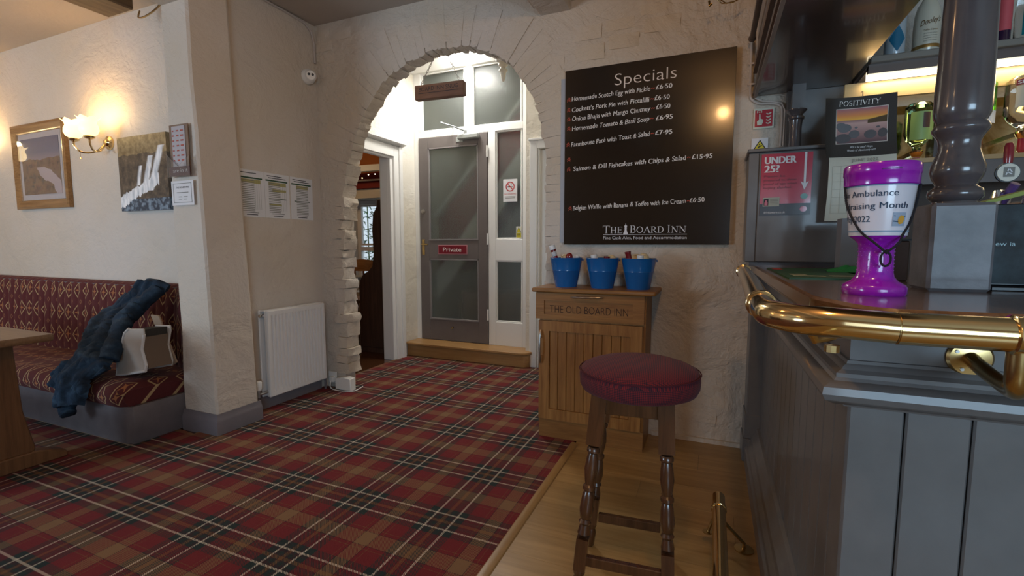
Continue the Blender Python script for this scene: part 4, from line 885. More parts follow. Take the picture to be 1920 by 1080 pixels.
ch = thing('kitchen_chair', 'pale wooden chair with curved top rail behind the settle', 'chair', (-4.15, 4.9, 0))
cw = wood('chair_pine', (.30, .13, .04), (.48, .25, .09), 0, .4)
MB().grid(lambda u, v: (-4.40 + .42 * u, 4.95 - .05 * math.sin(PI * u), .80 + .13 * v + .025 * math.sin(PI * u) * v), 12, 4).build('top_rail', cw, ch, solid=.03, ang=60)
for x in (-4.33, -4.19, -4.05): MB().lathe([(.010, 0), (.017, .1), (.010, .16), (.018, .24), (.011, .34)], (x, 4.93, .46), 8).build('spindle', cw, ch)
MB().prism([(-4.42, 4.55), (-3.96, 4.55), (-3.98, 4.97), (-4.40, 4.97)], .43, .465, 'xy').build('seat', cw, ch, bevel=.008)
for x, y in ((-4.37, 4.6), (-4.01, 4.6), (-4.36, 4.92), (-4.02, 4.92)): MB().lathe([(.014, 0), (.020, .2), (.014, .25), (.018, .43)], (x, y, 0), 8).build('leg', cw, ch)
ct = thing('side_table', 'table with pale cloth beside the dark settle in the next room', 'table', (-4.1, 4.45, 0))
box('tabletop', -4.7, -3.72, 4.1, 4.58, .735, .775, plain('pale_cloth', (.45, .55, .60), .6), ct, bevel=.005)
for x, y in ((-4.6, 4.15), (-3.80, 4.15), (-4.6, 4.52), (-3.80, 4.52)): box('leg', x - .03, x + .03, y - .03, y + .03, 0, .735, 'settle', ct)
lg = thing('log_stack', 'stack of split logs low down behind the arch stones', 'logs', (-3.62, 3.95, 0))
r5 = random.Random(9)
for k in range(9):
    mt = Matrix.Translation((-3.78 + (k % 3) * .10 - .02, 4.1, .07 + (k // 3) * .12)) @ Matrix.Rotation(R(90), 4, 'X')
    MB().lathe([(0, 0), (.055 + r5.uniform(-.01, .006), 0), (.055, .25), (0, .25)], (0, 0, 0), 7, mt).build('log', 'beam', lg)
cu_ = tag(MB().grid(lambda u, v: (-4.22 + .16 * u + .04 * v * (1 - u), 5.36 - .02 * math.sin(u * 20), 2.02 - .95 * v), 24, 6).build('curtain', plain('patterned_curtain', (.30, .24, .20), .9, var=.5), solid=.006), 'patterned curtain gathered at the right of the far window', 'curtain')
tag(MB().tube([(-5.6, 5.34, 2.03), (-3.6, 5.34, 2.03)], .012, 8).build('curtain_rail', plain('pale_rail', (.45, .38, .36), .5)), 'thin pale curtain rail above the far window', 'rail')
fl_ = thing('fairy_lights', 'string of warm fairy lights strung below the orange ceiling', 'fairy lights', (-5, 5.0, 2.2))
pts = []
for k in range(15):
    t_ = k / 14; pts.append((-5.35 + 1.45 * t_, 4.98, 2.02 + .05 * math.cos(t_ * 14) + .02 * math.sin(t_ * 5)))
pts2 = [(-4.72 + .045 * k, 4.96, 2.05 + .07 * k) for k in range(8)]
MB().tube(pts, .002, 4).tube(pts2, .002, 4).build('wire', 'black', fl_)
for p in pts + pts2: MB().lathe([(0, 0), (.008, .008), (0, .016)], (p[0], p[1], p[2] - .012), 6).build('fairy_bulb', emit('fairy', (1, .75, .35), 14), fl_)
# bamboo outside the far window
bb = thing('bamboo', 'green bamboo growing outside the far window', 'plant', (-4.8, 6.7, 0))
r6 = random.Random(4); bc = plain('bamboo_cane', (.10, .16, .05), .6); gl = plain('bamboo_leaf', (.035, .11, .03), .6, var=.3)
lf = MB()
for k in range(11):
    x = -5.55 + k * .11 + r6.uniform(-.04, .04); y = 6.7 + r6.uniform(-.2, .2); lean = r6.uniform(-.15, .15)
    MB().tube([(x, y, -.02), (x + lean * .5, y, 1.2), (x + lean, y, 2.5)], .010, 6).build('cane', bc, bb)
    for j in range(130):
        z = r6.uniform(.3, 2.4); px_ = x + lean * z / 2.5; a = r6.uniform(0, 2 * PI); L = r6.uniform(.12, .22); dz = r6.uniform(-.10, .02)
        d = Vector((math.cos(a), math.sin(a) * .6, 0)); s_1 = Vector((-d.y, d.x, 0)) * .019; p = Vector((px_, y, z)) + d * r6.uniform(.02, .12)
        lf.add([p, p + d * L * .5 + s_1 + Vector((0, 0, dz * .3)), p + d * L + Vector((0, 0, dz)), p + d * L * .5 - s_1 + Vector((0, 0, dz * .3 + .01))], [(0, 1, 2, 3)])
lv = lf.build('foliage', gl, bb); lv['kind'] = 'stuff'
# ---------------------------------------------------------------- dresser and what stands on it
ds = thing('cupboard', 'oak cupboard with one drawer and a boarded door below the specials board', 'cupboard', (-.62, 2.72, 0))
X0, X1 = -.92, -.315
MB().box(X0, X0 + .018, 2.60, 2.862, .006, .875).box(X1 - .018, X1, 2.60, 2.862, .006, .875).box(X0 + .018, X1 - .018, 2.85, 2.862, .006, .875).box(X0 + .018, X1 - .018, 2.60, 2.85, .70, .715).build('carcass', 'oak', ds)
box('plinth', X0 + .0, X1 - .0, 2.592, 2.60, .006, .118, 'oakx', ds, bevel=.001)
MB().prism([(-.955, 2.555), (-.27, 2.555), (-.262, 2.565), (-.262, 2.862), (-.955, 2.862)], .876, .900, 'xy').build('top', 'oakx', ds, bevel=.005)
dw = MB(); a0, a1, c0, c1 = -.938, -.322, .718, .872
dw.box(a0, a1, 2.578, 2.599, c0, c0 + .028).box(a0, a1, 2.578, 2.599, c1 - .045, c1).box(a0, a0 + .05, 2.578, 2.599, c0 + .028, c1 - .045).box(a1 - .06, a1, 2.578, 2.599, c0 + .028, c1 - .045).box(a0 + .05, a1 - .06, 2.584, 2.599, c0 + .028, c1 - .045)
dwo = dw.build('drawer', 'oakx', ds)
text('THE OLD BOARD INN', -.853, -.408, .758, .042, plain('burnt_letter', (.035, .014, .008), .8), dwo, FS(2.5835), weight=-.012)
def pull(p0, p1, parent, n='handle'):
    p0, p1 = Vector(p0), Vector(p1); d = p1 - p0; P = []; Rr = []
    for k in range(13):
        t_ = k / 12; P.append(p0 + d * t_ + Vector((0, -.012 - .016 * math.sin(PI * t_), 0))); Rr.append(.0015 + .0052 * (math.sin(PI * min(t_, 1 - t_) * 3.2) if min(t_, 1 - t_) < .28 else .85))
    return MB().tube(P, Rr, 8).tube([p0 + d * .22, p0 + d * .22 + Vector((0, -.02, 0))], .004, 6).tube([p0 + d * .78, p0 + d * .78 + Vector((0, -.02, 0))], .004, 6).build(n, 'pewter', parent)
pull((-.728, 2.580, .852), (-.540, 2.580, .856), dwo)
do = MB(); q0, q1, r0, r1 = -.918, -.330, .122, .708
do.box(q0, q0 + .062, 2.578, 2.598, r0, r1).box(q1 - .062, q1, 2.578, 2.598, r0, r1).box(q0 + .062, q1 - .062, 2.578, 2.598, r1 - .06, r1).box(q0 + .062, q1 - .062, 2.578, 2.598, r0, r0 + .062)
doo = do.build('door', 'oak', ds)
for k in range(9):
    a = q0 + .062 + (q1 - q0 - .124) * k / 9; box('board', a + .001, a + (q1 - q0 - .124) / 9 - .001, 2.587, 2.597, r0 + .062, r1 - .06, 'oak', doo, bevel=.002)
pull((-.905, 2.580, .455), (-.905, 2.580, .655), doo)
# buckets
blue = plain('blue_enamel', (.008, .115, .36), .22, coat=.5)
BK = [(-.792, 2.70, 'leftmost'), (-.577, 2.70, 'middle'), (-.374, 2.70, 'rightmost')]
for i, (x, y, w_) in enumerate(BK):
    t_ = thing('blue_bucket', {'leftmost': 'leftmost blue metal bucket on the oak cupboard, nearest the arch', 'middle': 'middle one of the blue metal buckets on the oak cupboard', 'rightmost': 'rightmost blue metal bucket on the oak cupboard'}[w_], 'bucket', (x, y, .90), 0, 'blue sauce buckets')
    MB().lathe([(0, 0), (.0625, 0), (.064, .004), (.0815, .095), (.0832, .097), (.083, .101), (.0945, .166), (.0972, .169), (.0945, .172), (.0915, .168), (.062, .006), (0, .006)], (x, y, .90), 32, closed=False).build('pail', blue, t_)
    sg_ = -1 if i < 2 else 1
    MB().tube([(x + .092 * math.cos(a) * 1.0, y - .0 + .07 * math.sin(a) * .4 + .02, 1.062 + .012 * math.sin(a)) for a in [PI * k / 12 for k in range(13)]], .0018, 6).build('bail_handle', 'steel', t_)
    for s_1 in (-1, 1): MB().lathe([(0, 0), (.006, 0), (.006, .006), (0, .006)], (0, 0, 0), 8, Matrix.Translation((x + s_1 * .092, y + .02, 1.058)) @ Matrix.Rotation(R(90 * s_1), 4, 'Y')).build('lug', blue, t_)
ketch = plain('ketchup_red', (.22, .006, .006), .15, coat=.5); capw = plain('cap_white', (.75, .77, .78), .35); cream = plain('cream_cap', (.72, .58, .34), .35); maroonc = plain('maroon_plastic', (.16, .008, .010), .3)
vin = plain('pale_bottle_label', (.50, .52, .55), .25)
def bottle(kind, x, y, z, tx, ty, lab, grp):
    """sauce bottle standing in a bucket: z is its foot"""
    c_ = min(BK, key=lambda q: abs(q[0] - x)); fx, fy = c_[0] + (x - c_[0]) * .42, c_[1] + (y - c_[1]) * .42
    t_ = thing('sauce_bottle', lab, 'bottle', (fx, fy, z), group=grp); t_.rotation_euler = Vector((0, 0, 1)).rotation_difference(Vector((x - fx, y - fy, .15)).normalized()).to_euler()
    L = lambda pr, n, m, seg=18: MB().lathe(pr, (0, 0, 0), seg, closed=False).build(n, m, t_, local=True)
    if kind == 'red':
        L([(0, 0), (.024, 0), (.026, .01), (.026, .08), (.018, .105), (.0145, .118), (.014, .150), (0, .150)], 'body', ketch); L([(.0148, .118), (.0155, .12), (.0155, .143), (.0145, .145)], 'label', vin)
        L([(.015, .150), (.0175, .151), (.0175, .157), (.015, .158)], 'neck_band', maroonc); L([(0, .158), (.0185, .158), (.0190, .162), (.0185, .182), (.016, .185), (0, .186)], 'cap', capw, 24)
    if kind == 'cone':
        L([(0, 0), (.026, 0), (.028, .01), (.028, .10), (.019, .12), (.0165, .145), (.0155, .175), (.0175, .182), (.017, .188), (0, .190)], 'body', maroonc)
    if kind == 'round':
        L([(0, 0), (.026, 0), (.027, .10), (.015, .12), (.014, .150)], 'body', vin); L([(.014, .150), (.020, .155), (.021, .168), (.016, .180), (.006, .186), (0, .187)], 'cap', ketch)
    if kind == 'cream':
        L([(0, 0), (.022, 0), (.025, .01), (.025, .11), (.022, .128), (.018, .135)], 'body', plain('cream_bottle', (.60, .52, .36), .3)); L([(.022, .133), (.028, .136), (.030, .150), (.027, .166), (.018, .178), (.008, .181), (0, .179)], 'cap', cream, 24)
        MB().tube([(-.020, -.018, .168), (-.006, -.026, .172), (.010, -.025, .171), (.021, -.017, .165)], .003, 6).build('cap_lip', cream, t_, local=True)
G1, G2, G3 = 'sauces in the leftmost bucket', 'sauces in the middle bucket', 'sauces in the rightmost bucket'
Z = .915
bottle('red', -.866, 2.672, Z + .052, 6, -14, 'tall red sauce bottle leaning out at the left of the leftmost bucket, white cap', G1)
bottle('cream', -.805, 2.73, Z - .005, -3, 2, 'cream capped bottle behind the leaning red bottle in the leftmost bucket', G1)
bottle('round', -.768, 2.675, Z + .0, 4, -4, 'round red topped bottle in the front of the leftmost bucket', G1)
bottle('red', -.745, 2.735, Z - .012, 0, 4, 'white capped red bottle at the back right of the leftmost bucket', G1)
bottle('red', -.617, 2.672, Z - .006, 3, -4, 'white capped bottle at the left of the middle bucket', G2)
bottle('cone', -.555, 2.70, Z - .022, 0, 0, 'dark red pointed bottle in the middle bucket', G2)
bottle('cream', -.540, 2.676, Z - .030, 3, 2, 'cream capped bottle lowest in the front right of the middle bucket', G2)
bottle('cream', -.535, 2.74, Z - .005, -2, 3, 'cream and white capped bottle at the back of the middle bucket', G2)
bottle('cone', -.425, 2.672, Z + .010, 4, -4, 'tall dark red bottle at the left of the rightmost bucket', G3)
bottle('cream', -.395, 2.735, Z + .0, -6, 2, 'cream capped bottle behind the tall dark red one in the rightmost bucket', G3)
bottle('red', -.362, 2.662, Z - .008, 4, 0, 'white capped red bottle in the front of the rightmost bucket', G3)
bottle('cream', -.350, 2.712, Z + .004, 3, 9, 'cream capped bottle leaning over the right rim of the rightmost bucket', G3)

# ---------------------------------------------------------------- specials board
sb = thing('specials_board', 'large black specials board with white handwriting on the wall', 'board', (-.38, 2.86, 1.67))
box('panel', -.853, .083, 2.848, 2.868, 1.148, 2.187, plain('board_black', (.012, .0075, .005), .20, coat=.3), sb, bevel=.001)
box('backing', -.885, .07, 2.868, 2.879, 1.16, 2.15, plain('backing_grey', (.38, .40, .45), .6), sb)
Fb = FS(2.8475); chalk = plain('chalk_white', (.74, .70, .66), .7); red_s = plain('star_red', (.42, .07, .04), .7); tw_ = plain('title_cream', (.80, .70, .62), .6)
text('Specials', -.556, -.216, 2.066, .066, tw_, sb, Fb, weight=-.014)
HL = [("Homemade Scotch Egg with Pickle", -.812, -.356, 2.006, .007, '£6·50', -.325, -.238, 2.016), ("Cockett's Pork Pie with Piccalilli", -.810, -.359, 1.943, .012, '£6·50', -.330, -.250, 1.958),
      ("Onion Bhajis with Mango Chutney", -.808, -.352, 1.889, .014, '£6·50', -.320, -.245, 1.908), ("Homemade Tomato & Basil Soup", -.808, -.357, 1.832, .015, '£6·95', -.320, -.231, 1.848),
      ("Farmhouse Paté with Toast & Salad", -.812, -.351, 1.738, .026, '£7·95', -.322, -.231, 1.766), ("Salmon & Dill Fishcakes with Chips & Salad", -.797, -.153, 1.593, .024, '£15·95', -.123, -.018, 1.618),
      ("Belgian Waffle with Banana & Toffee with Ice Cream", -.797, -.147, 1.357, .022, '£6·50', -.127, -.050, 1.383)]
for s_1, x0, x1, z, dz, p, p0, p1, pz in HL:
    text(s_1, x0, x1, z, .0265, chalk, sb, Fb, shear=.10, dz=dz, weight=.004, hand=.0011); text(p, p0, p1, pz, .0245, chalk, sb, Fb, weight=.006, hand=.0008)
    strokes([(x1 + .006, z + dz + .010, x1 + .013, z + dz + .015, .004), (x1 + .013, z + dz + .015, x1 + .019, z + dz + .010, .004), (x1 + .019, z + dz + .010, x1 + .025, z + dz + .014, .004)], sb, red_s, Fb, 'dash')
for (x, z) in [(-.830, 2.015), (-.830, 1.956), (-.829, 1.901), (-.828, 1.846), (-.831, 1.751), (-.826, 1.662), (-.826, 1.604), (-.815, 1.366)]:
    strokes([(x - .010, z - .010, x + .008, z + .012, .004), (x + .010, z - .009, x - .007, z + .010, .004), (x - .011, z + .002, x + .011, z + .001, .004), (x + .001, z + .014, x, z - .006, .004)], sb, red_s, Fb, 'star')
strokes(serif_word('THE', -.610, -.492, 1.215, .037, 1.2), sb, 'paper', Fb); strokes(serif_word('BOARD', -.452, -.257, 1.215, .037, 1.2), sb, 'paper', Fb); strokes(serif_word('INN', -.243, -.136, 1.215, .037, 1.2), sb, 'paper', Fb)
lines('paper', sb, [(-.607, -.134, 1.205, 1.2072)], Fb)
text('Fine Cask Ales, Food and Accommodation', -.606, -.135, 1.179, .018, 'paper', sb, Fb)
ksx, ksz = -.475, 1.208
half = [(.013, 0), (.013, .008), (.009, .012), (.0055, .030), (.0075, .034), (.0055, .037), (.0085, .050), (.004, .053), (.0015, .055), (.0015, .062)]
flatpoly([(ksx + x, ksz + z) for x, z in half] + [(ksx - x, ksz + z) for x, z in half[::-1]], 'paper', sb, Fb, name='emblem')

# ---------------------------------------------------------------- bar stool
SX, SY = -.208, 1.56
stl2 = thing('bar_stool', 'tall dark turned-leg bar stool with round burgundy checked seat', 'stool', (SX, SY, .006), R(5))
seat = MB(); prof = []
for (r, z) in [(0, .653), (.165, .653), (.183, .660), (.190, .675), (.192, .700), (.190, .716), (.182, .727), (.168, .735), (.135, .746), (.09, .752), (.045, .754), (0, .755)]: prof.append((r, z - .75 + .015))
seat.lathe(prof, (0, 0, 0), 48, closed=False)
so_ = seat.build('seat', 'check', stl2, local=True, ang=60); so_.location = (0, 0, .75)
pp = MB().tube([(.1915 * math.cos(2 * PI * k / 48), .1915 * math.sin(2 * PI * k / 48), -.015) for k in range(49)], .0022, 6, cap=False).build('seam', plain('burgundy_seam', (.06, .006, .015), .9), stl2, local=True); pp.location = (0, 0, .75)
leg_pr = [(0, 'sq', .021), (.60, '', 0)]
top, bot = .100, .142
lathe_prof = [(.0, .0165), (.03, .0175), (.05, .020), (.058, .0145), (.066, .0205), (.075, .0205), (.083, .0145), (.10, .018), (.16, .0225), (.22, .0205), (.250, .0150), (.258, .0205), (.268, .0150), (.275, .019), (.30, .0225), (.345, .0185), (.36, .0140), (.366, .0200), (.376, .0200), (.383, .0140), (.395, .0165), (.43, .0215), (.465, .0185), (.485, .0145), (.49, .0205), (.50, .0205), (.506, .0165)]
for sx in (-1, 1):
    for sy in (-1, 1):
        p1 = Vector((sx * top - .012, sy * top, .670)); p0 = Vector((sx * bot - .030, sy * bot, 0.0)); L = (p1 - p0).length; q = Vector((0, 0, 1)).rotation_difference((p1 - p0).normalized()).to_matrix().to_4x4(); mt = Matrix.Translation(p0) @ q
        b = MB()
        b.box(-.0240, .0240, -.0240, .0240, .515, L, mt)
        b.lathe([(.015, .515), (.0205, .530)][:0] + [(r, z) for z, r in lathe_prof if z > .20] , (0, 0, 0), 14, mt)
        b.box(-.019, .019, -.019, .019, .10, .205, mt)
        b.lathe([(.012, 0), (.017, .01), (.0195, .06), (.015, .078), (.019, .088), (.018, .10)], (0, 0, 0), 14, mt)
        b.build('leg', 'dark', stl2, local=True, bevel=.0)
def wid(z): return bot + (top - bot) * z / .655
for z, hh in ((.625, .05),):
    w_ = wid(z)
    for k in range(4):
        mt = Matrix.Translation((-.012, 0, 0)) @ Matrix.Rotation(R(90 * k), 4, 'Z'); MB().box(-w_ + .02, w_ - .02, -w_ - .010, -w_ + .010, .612, .668, mt).build('seat_rail', 'dark', stl2, local=True, bevel=.002)
for k, z in ((0, .155), (1, .275), (2, .275), (3, .155)):
    w_ = wid(z); mt = Matrix.Rotation(R([0, 90, 180, 270][k]), 4, 'Z')
    z = .130 if k in (0, 2) else .22; mt = Matrix.Translation((-.027, 0, 0)) @ mt
    MB().box(-w_ + .015, w_ - .015, -w_ - .010, -w_ + .010, z - .016, z + .016, mt).build('stretcher', 'dark', stl2, local=True, bevel=.002)
# ---------------------------------------------------------------- the bar
BX, BY = .26, 1.10
bar = thing('bar_counter', 'grey painted boarded bar counter front with moulded rail and skirting', 'bar counter', (.6, 1.3, 0))
# boards of the side facing the carpet
nb_ = 16; L_ = 2.70 - BY
for k in range(nb_):
    y0 = BY + .002 + L_ * k / nb_; y1 = BY + L_ * (k + 1) / nb_
    MB().prism([(BX, y0 + .004), (BX + .003, y0), (BX + .02, y0), (BX + .02, y1), (BX + .003, y1), (BX, y1 - .004)], .006, .86, 'xy').build('board', 'grey', bar)
xs = [BX, .352] + [.352 + .1 * k for k in range(1, 14)]
for k in range(len(xs) - 1):
    x0, x1 = xs[k], xs[k + 1]
    MB().prism([(x0 + .0045, BY), (x0 + .0012, BY + .004), (x0 + .0012, BY + .02), (x1 - .0012, BY + .02), (x1 - .0012, BY + .004), (x1 - .0045, BY)], .006, .86, 'xy').build('board', 'grey', bar)
MB().box(BX + .02, .60, BY + .02, 2.86, .006, .99).box(.60, 1.65, BY + .02, 1.50, .006, .99).build('carcass', 'gloss', bar)
pth = [(BX, 2.70), (BX, BY), (1.65, BY)]
MB().sweep(pth, [(0, .90), (.004, .90), (.004, 1.0), (0, 1.0)]).build('apron', 'grey', bar)
MB().sweep(pth, [(0, .832), (.010, .832), (.014, .838), (.034, .842), (.050, .852), (.056, .864), (.054, .878), (.042, .886), (.034, .888), (.030, .894), (.030, .902), (.020, .908), (.016, .914), (.010, .918), (.008, .924), (0, .926)]).build('moulding', 'grey', bar, ang=25)
MB().sweep(pth, [(0, .006), (.066, .006), (.066, .085), (.058, .095), (.055, .11), (.040, .125), (.036, .145), (.024, .160), (.018, .178), (.012, .19), (0, .195)]).build('skirting', 'grey', bar, ang=25)
MB().box(.195, .30, 2.70, 2.862, .006, 1.0).box(.182, .30, 2.69, 2.862, .006, .13).box(.188, .30, 2.695, 2.862, .13, .26).build('end_pilaster', 'grey', bar, bevel=.004)
# worktop
def rc(cx, cy, r, a0, a1, n=6): return [(cx + r * math.cos(R(a0 + (a1 - a0) * k / n)), cy + r * math.sin(R(a0 + (a1 - a0) * k / n))) for k in range(n + 1)]
wt = [(.195, 2.862), (.195, 1.17), (.20, 1.14), (.235, 1.03), (.255, .99), (.29, .968), (1.65, .968), (1.65, 1.54), (.64, 1.54), (.62, 1.56), (.62, 2.862)]
tag(MB().prism(wt[::-1], 1.0, 1.042, 'xy').build('worktop', 'ctop', bevel=.006), 'polished dark oak bar worktop turning the corner, below the purple cup', 'worktop')
MB().prism([(.225, 2.69), (.225, 1.17), (.26, 1.04), (.30, .998), (1.65, .998), (1.65, 1.02), (.31, 1.02), (.27, 1.10), (.25, 1.18), (.25, 2.69)][::-1], .978, 1.0, 'xy').build('top_fillet', 'ctop', bar)
# brass hand rail
rl = thing('brass_rail', 'thick polished brass hand rail bending round the bar corner', 'rail', (.3, .9, 1.02))
path = [(.123, 2.20, 1.037), (.118, 1.95, 1.036), (.108, 1.5, 1.032), (.098, 1.15, 1.027), (.096, 1.04, 1.026)]
path += [(.196 - .10 * math.cos(R(a)), 1.00 - .112 * math.sin(R(a)), 1.025) for a in range(10, 91, 10)]
main = path + [(.262, .886, 1.0225)]
MB().tube(path[:4], .0245, 28).build('tube', 'brass', rl); MB().tube(path[3:] + [(.262, .886, 1.0225)], .0245, 28).build('elbow', 'brass', rl, ang=60)
MB().tube([(.264, .886, 1.022), (1.6, .886, 1.022)], .0248, 28).build('tube', 'brass', rl)
MB().tube([(.262, .886, 1.0225), (.265, .886, 1.0225)], .0238, 24).build('joint', 'brassd', rl)
def ring(p, d, r, n='collar'):
    p = Vector(p); d = Vector(d).normalized()
    return MB().tube([p - d * .012, p - d * .010, p - d * .004, p + d * .004, p + d * .010, p + d * .012], [r + .0005, r + .004, r + .002, r + .002, r + .004, r + .0005], 28).build(n, 'brass', rl)
ring((.0965, 1.10, 1.026), (0, 1, 0), .0245); ring((.123, 2.19, 1.037), (0, 1, 0), .0245, 'end_cap'); ring((.405, .886, 1.022), (1, 0, 0), .025)
MB().lathe([(0, 0), (.034, 0), (.034, .004), (.030, .008), (.014, .010), (0, .010)], (0, 0, 0), 28, Matrix.Translation((.435, 1.096, .945)) @ Matrix.Rotation(R(90), 4, 'X')).build('wall_flange', 'brassd', rl)
for a in (60, 150, 240, 330): MB().lathe([(0, 0), (.0035, 0), (.003, .003), (0, .003)], (0, 0, 0), 10, Matrix.Translation((.435 + .0235 * math.cos(R(a)), 1.088, .945 + .0235 * math.sin(R(a)))) @ Matrix.Rotation(R(90), 4, 'X')).build('screw', 'pewter', rl)
MB().tube(smooth([(.435, 1.088, .945), (.432, 1.04, .938), (.428, .96, .930), (.418, .91, .935), (.407, .890, .955), (.405, .886, 1.0)]), .0125, 14).build('bracket_arm', 'brassd', rl, ang=60)
MB().tube([(.26, 1.40, .95), (.16, 1.40, .95), (.115, 1.40, .975), (.106, 1.40, 1.01)], .009, 10).build('bracket_arm', 'brassd', rl)
MB().tube([(.20, .97, .99), (.17, .95, .985), (.16, .94, 1.005)], .008, 10).lathe([(0, 0), (.012, 0), (.012, .012), (0, .014)], (.20, .97, .962), 10).build('lower_stop', 'brassd', rl)
# foot rail
fr_ = thing('foot_rail', 'brass foot rail low along the bar beside the stool', 'rail', (.06, 1.5, 0))
MB().tube([(.058, -1.4, .155), (.058, 1.96, .155)], .0235, 24).build('tube', 'brass', fr_)
MB().tube([(.058, 1.86, .155), (.058, 1.862, .155), (.058, 1.876, .155), (.058, 1.878, .155)], [.0235, .0275, .0275, .0235], 24).build('collar', 'brass', fr_)
MB().tube([(.058, 1.868, .14), (.085, 1.87, .10), (.15, 1.885, .03), (.15, 1.885, .012)], .0065, 8).build('bracket_arm', 'brassd', fr_)
MB().lathe([(0, 0), (.034, 0), (.034, .004), (.012, .008), (0, .008)], (.15, 1.885, .006), 20).build('floor_flange', 'brassd', fr_)
MB().lathe([(0, 0), (.018, 0), (.018, .004), (0, .005)], (.022, 1.875, .05), 14).tube([(.022, 1.875, .05), (.05, 1.87, .14)], .006, 8).build('stay', 'brassd', fr_)
# turned post
PX, PY = .518, 1.435
po = thing('bar_post', 'thick dark grey turned wooden post standing on the bar corner', 'post', (PX, PY, 1.042))
bpf = MB().prism([(PX - .058, PY - .058), (PX + .058, PY - .058), (PX + .058, PY + .058), (PX - .058, PY + .058)], 1.042, 1.243, 'xy')
bpf.build('square_base', plain('post_paint_streaked', (.150, .145, .155), .5, var=.35, bmp=.6, bscale=55, coat=.12), po, bevel=.007)
pr = [(.058, 1.243), (.056, 1.248), (.062, 1.252), (.069, 1.258), (.071, 1.266), (.068, 1.276), (.058, 1.281), (.052, 1.285), (.054, 1.290), (.064, 1.303), (.069, 1.316), (.068, 1.330), (.060, 1.348), (.053, 1.366), (.052, 1.380), (.055, 1.392), (.064, 1.403), (.071, 1.410), (.072, 1.416), (.066, 1.424), (.061, 1.429), (.064, 1.434), (.070, 1.444), (.072, 1.46), (.071, 1.50), (.069, 1.56), (.067, 1.64), (.065, 1.72), (.062, 1.80), (.058, 1.90), (.058, 1.92)]
MB().lathe([(r * .715, z) for r, z in pr], (PX, PY, 0), 48).build('turned_shaft', 'gloss', po, ang=50)
# canopy over the bar
cp = thing('bar_canopy', 'dark brown boxed canopy soffit running over the bar', 'canopy', (.38, 2.0, 1.92))
can = plain('canopy_paint', (.075, .055, .050), .22, var=.12, bmp=.06, bscale=4, coat=.5)
box('soffit', .178, .585, .70, 2.862, 1.925, 1.945, can, cp, bevel=.003)
MB().prism([(.172, 1.915), (.186, 1.915), (.186, 1.99), (.200, 2.02), (.200, 2.60), (.172 + .01, 2.60), (.178, 2.0)], .70, 2.862, 'xz').build('fascia', plain('canopy_fascia', (.33, .28, .24), .5), cp)
MB().prism([(.160, 2.02), (.178, 2.02), (.178, 2.075), (.164, 2.075)], .70, 2.80, 'xz').prism([(.165, 1.93), (.178, 1.925), (.178, 1.955), (.168, 1.955)], .70, 2.862, 'xz').build('trim_strip', plain('trim_brown', (.10, .055, .035), .35), cp)
box('canopy_end', .186, .585, .70, .712, 1.945, 2.60, can, cp); box('inner_fascia', .573, .585, .712, 2.862, 2.10, 2.60, can, cp); box('canopy_top', .186, .585, .70, 2.862, 2.10, 2.12, can, cp); box('inner_fascia', .575, .585, .70, 2.40, 1.945, 2.10, can, cp)
tag(MB().tube([(.150, 2.80, 2.20), (.150, .9, 2.22)], .013, 10).tube([(.150, 2.80, 2.20), (.150, 2.812, 2.198)], .018, 10).build('hanging_bar', plain('bar_brown', (.12, .085, .065), .4)), 'dark round bar hanging along the canopy edge', 'bar')
tag(MB().tube([(-.06, 2.70, 2.372), (-.055, 2.69, 2.345), (-.045, 2.69, 2.352)], .006, 8).tube([(-.03, 2.70, 2.38), (.0, 2.70, 2.35), (.05, 2.70, 2.345), (.10, 2.7, 2.37)], .003, 6).tube([(-.02, 2.72, 2.39), (.02, 2.72, 2.355), (.07, 2.72, 2.36), (.10, 2.7, 2.38)], .003, 6).build('lamp_cable', 'brassd'), 'looped lamp flex and brass hook above the board at the top edge', 'cable')
# trunking and signs on the wall
tp = plain('painted_trunking', (.56, .50, .45), .5)
tr = thing('cable_trunking', 'painted cable trunking stepping down the wall beside the canopy', 'trunking', (.2, 2.87, 2.0))
MB().tube(smooth([(.155, 2.868, 2.25), (.152, 2.868, 2.20), (.156, 2.868, 1.95), (.170, 2.868, 1.905), (.205, 2.868, 1.885), (.255, 2.868, 1.880), (.292, 2.868, 1.868), (.308, 2.868, 1.83), (.308, 2.868, 1.66)], 4), .006, 8).tube([(.170, 2.868, 1.95), (.182, 2.868, 1.915), (.215, 2.868, 1.897), (.262, 2.868, 1.890), (.305, 2.868, 1.876), (.320, 2.868, 1.84), (.320, 2.868, 1.66)], .005, 8).build('conduit', tp, tr)
for z in (2.09, 1.985): box('clip', .140, .175, 2.862, 2.872, z, z + .008, tp, tr)
fs_ = thing('fire_point_sign', 'red square fire alarm sign with white hand and flames', 'sign', (.225, 2.87, 1.81))
box('plate', .176, .272, 2.870, 2.874, 1.757, 1.860, plain('sign_cream', (.62, .66, .55), .4), fs_)
lines(plain('fire_red', (.42, .015, .03), .4), fs_, [(.183, .266, 1.766, 1.852)], FS(2.8697))
Fs = FS(2.8692); cw_ = MC['sign_cream']
flatpoly([(.195, 1.775), (.216, 1.775), (.222, 1.79), (.222, 1.803), (.210, 1.808), (.208, 1.834), (.202, 1.834), (.202, 1.802), (.193, 1.795)], cw_, fs_, Fs, name='hand')
strokes([(.193, 1.838, .193, 1.850, .003), (.193, 1.850, .214, 1.850, .003), (.214, 1.850, .214, 1.838, .003), (.199, 1.842, .208, 1.842, .004)], fs_, cw_, Fs, 'print')
for k in range(4): strokes([(.258, 1.836 - k * .016, .245, 1.828 - k * .016, .006), (.245, 1.828 - k * .016, .236, 1.834 - k * .016, .005)], fs_, cw_, Fs, 'flame')
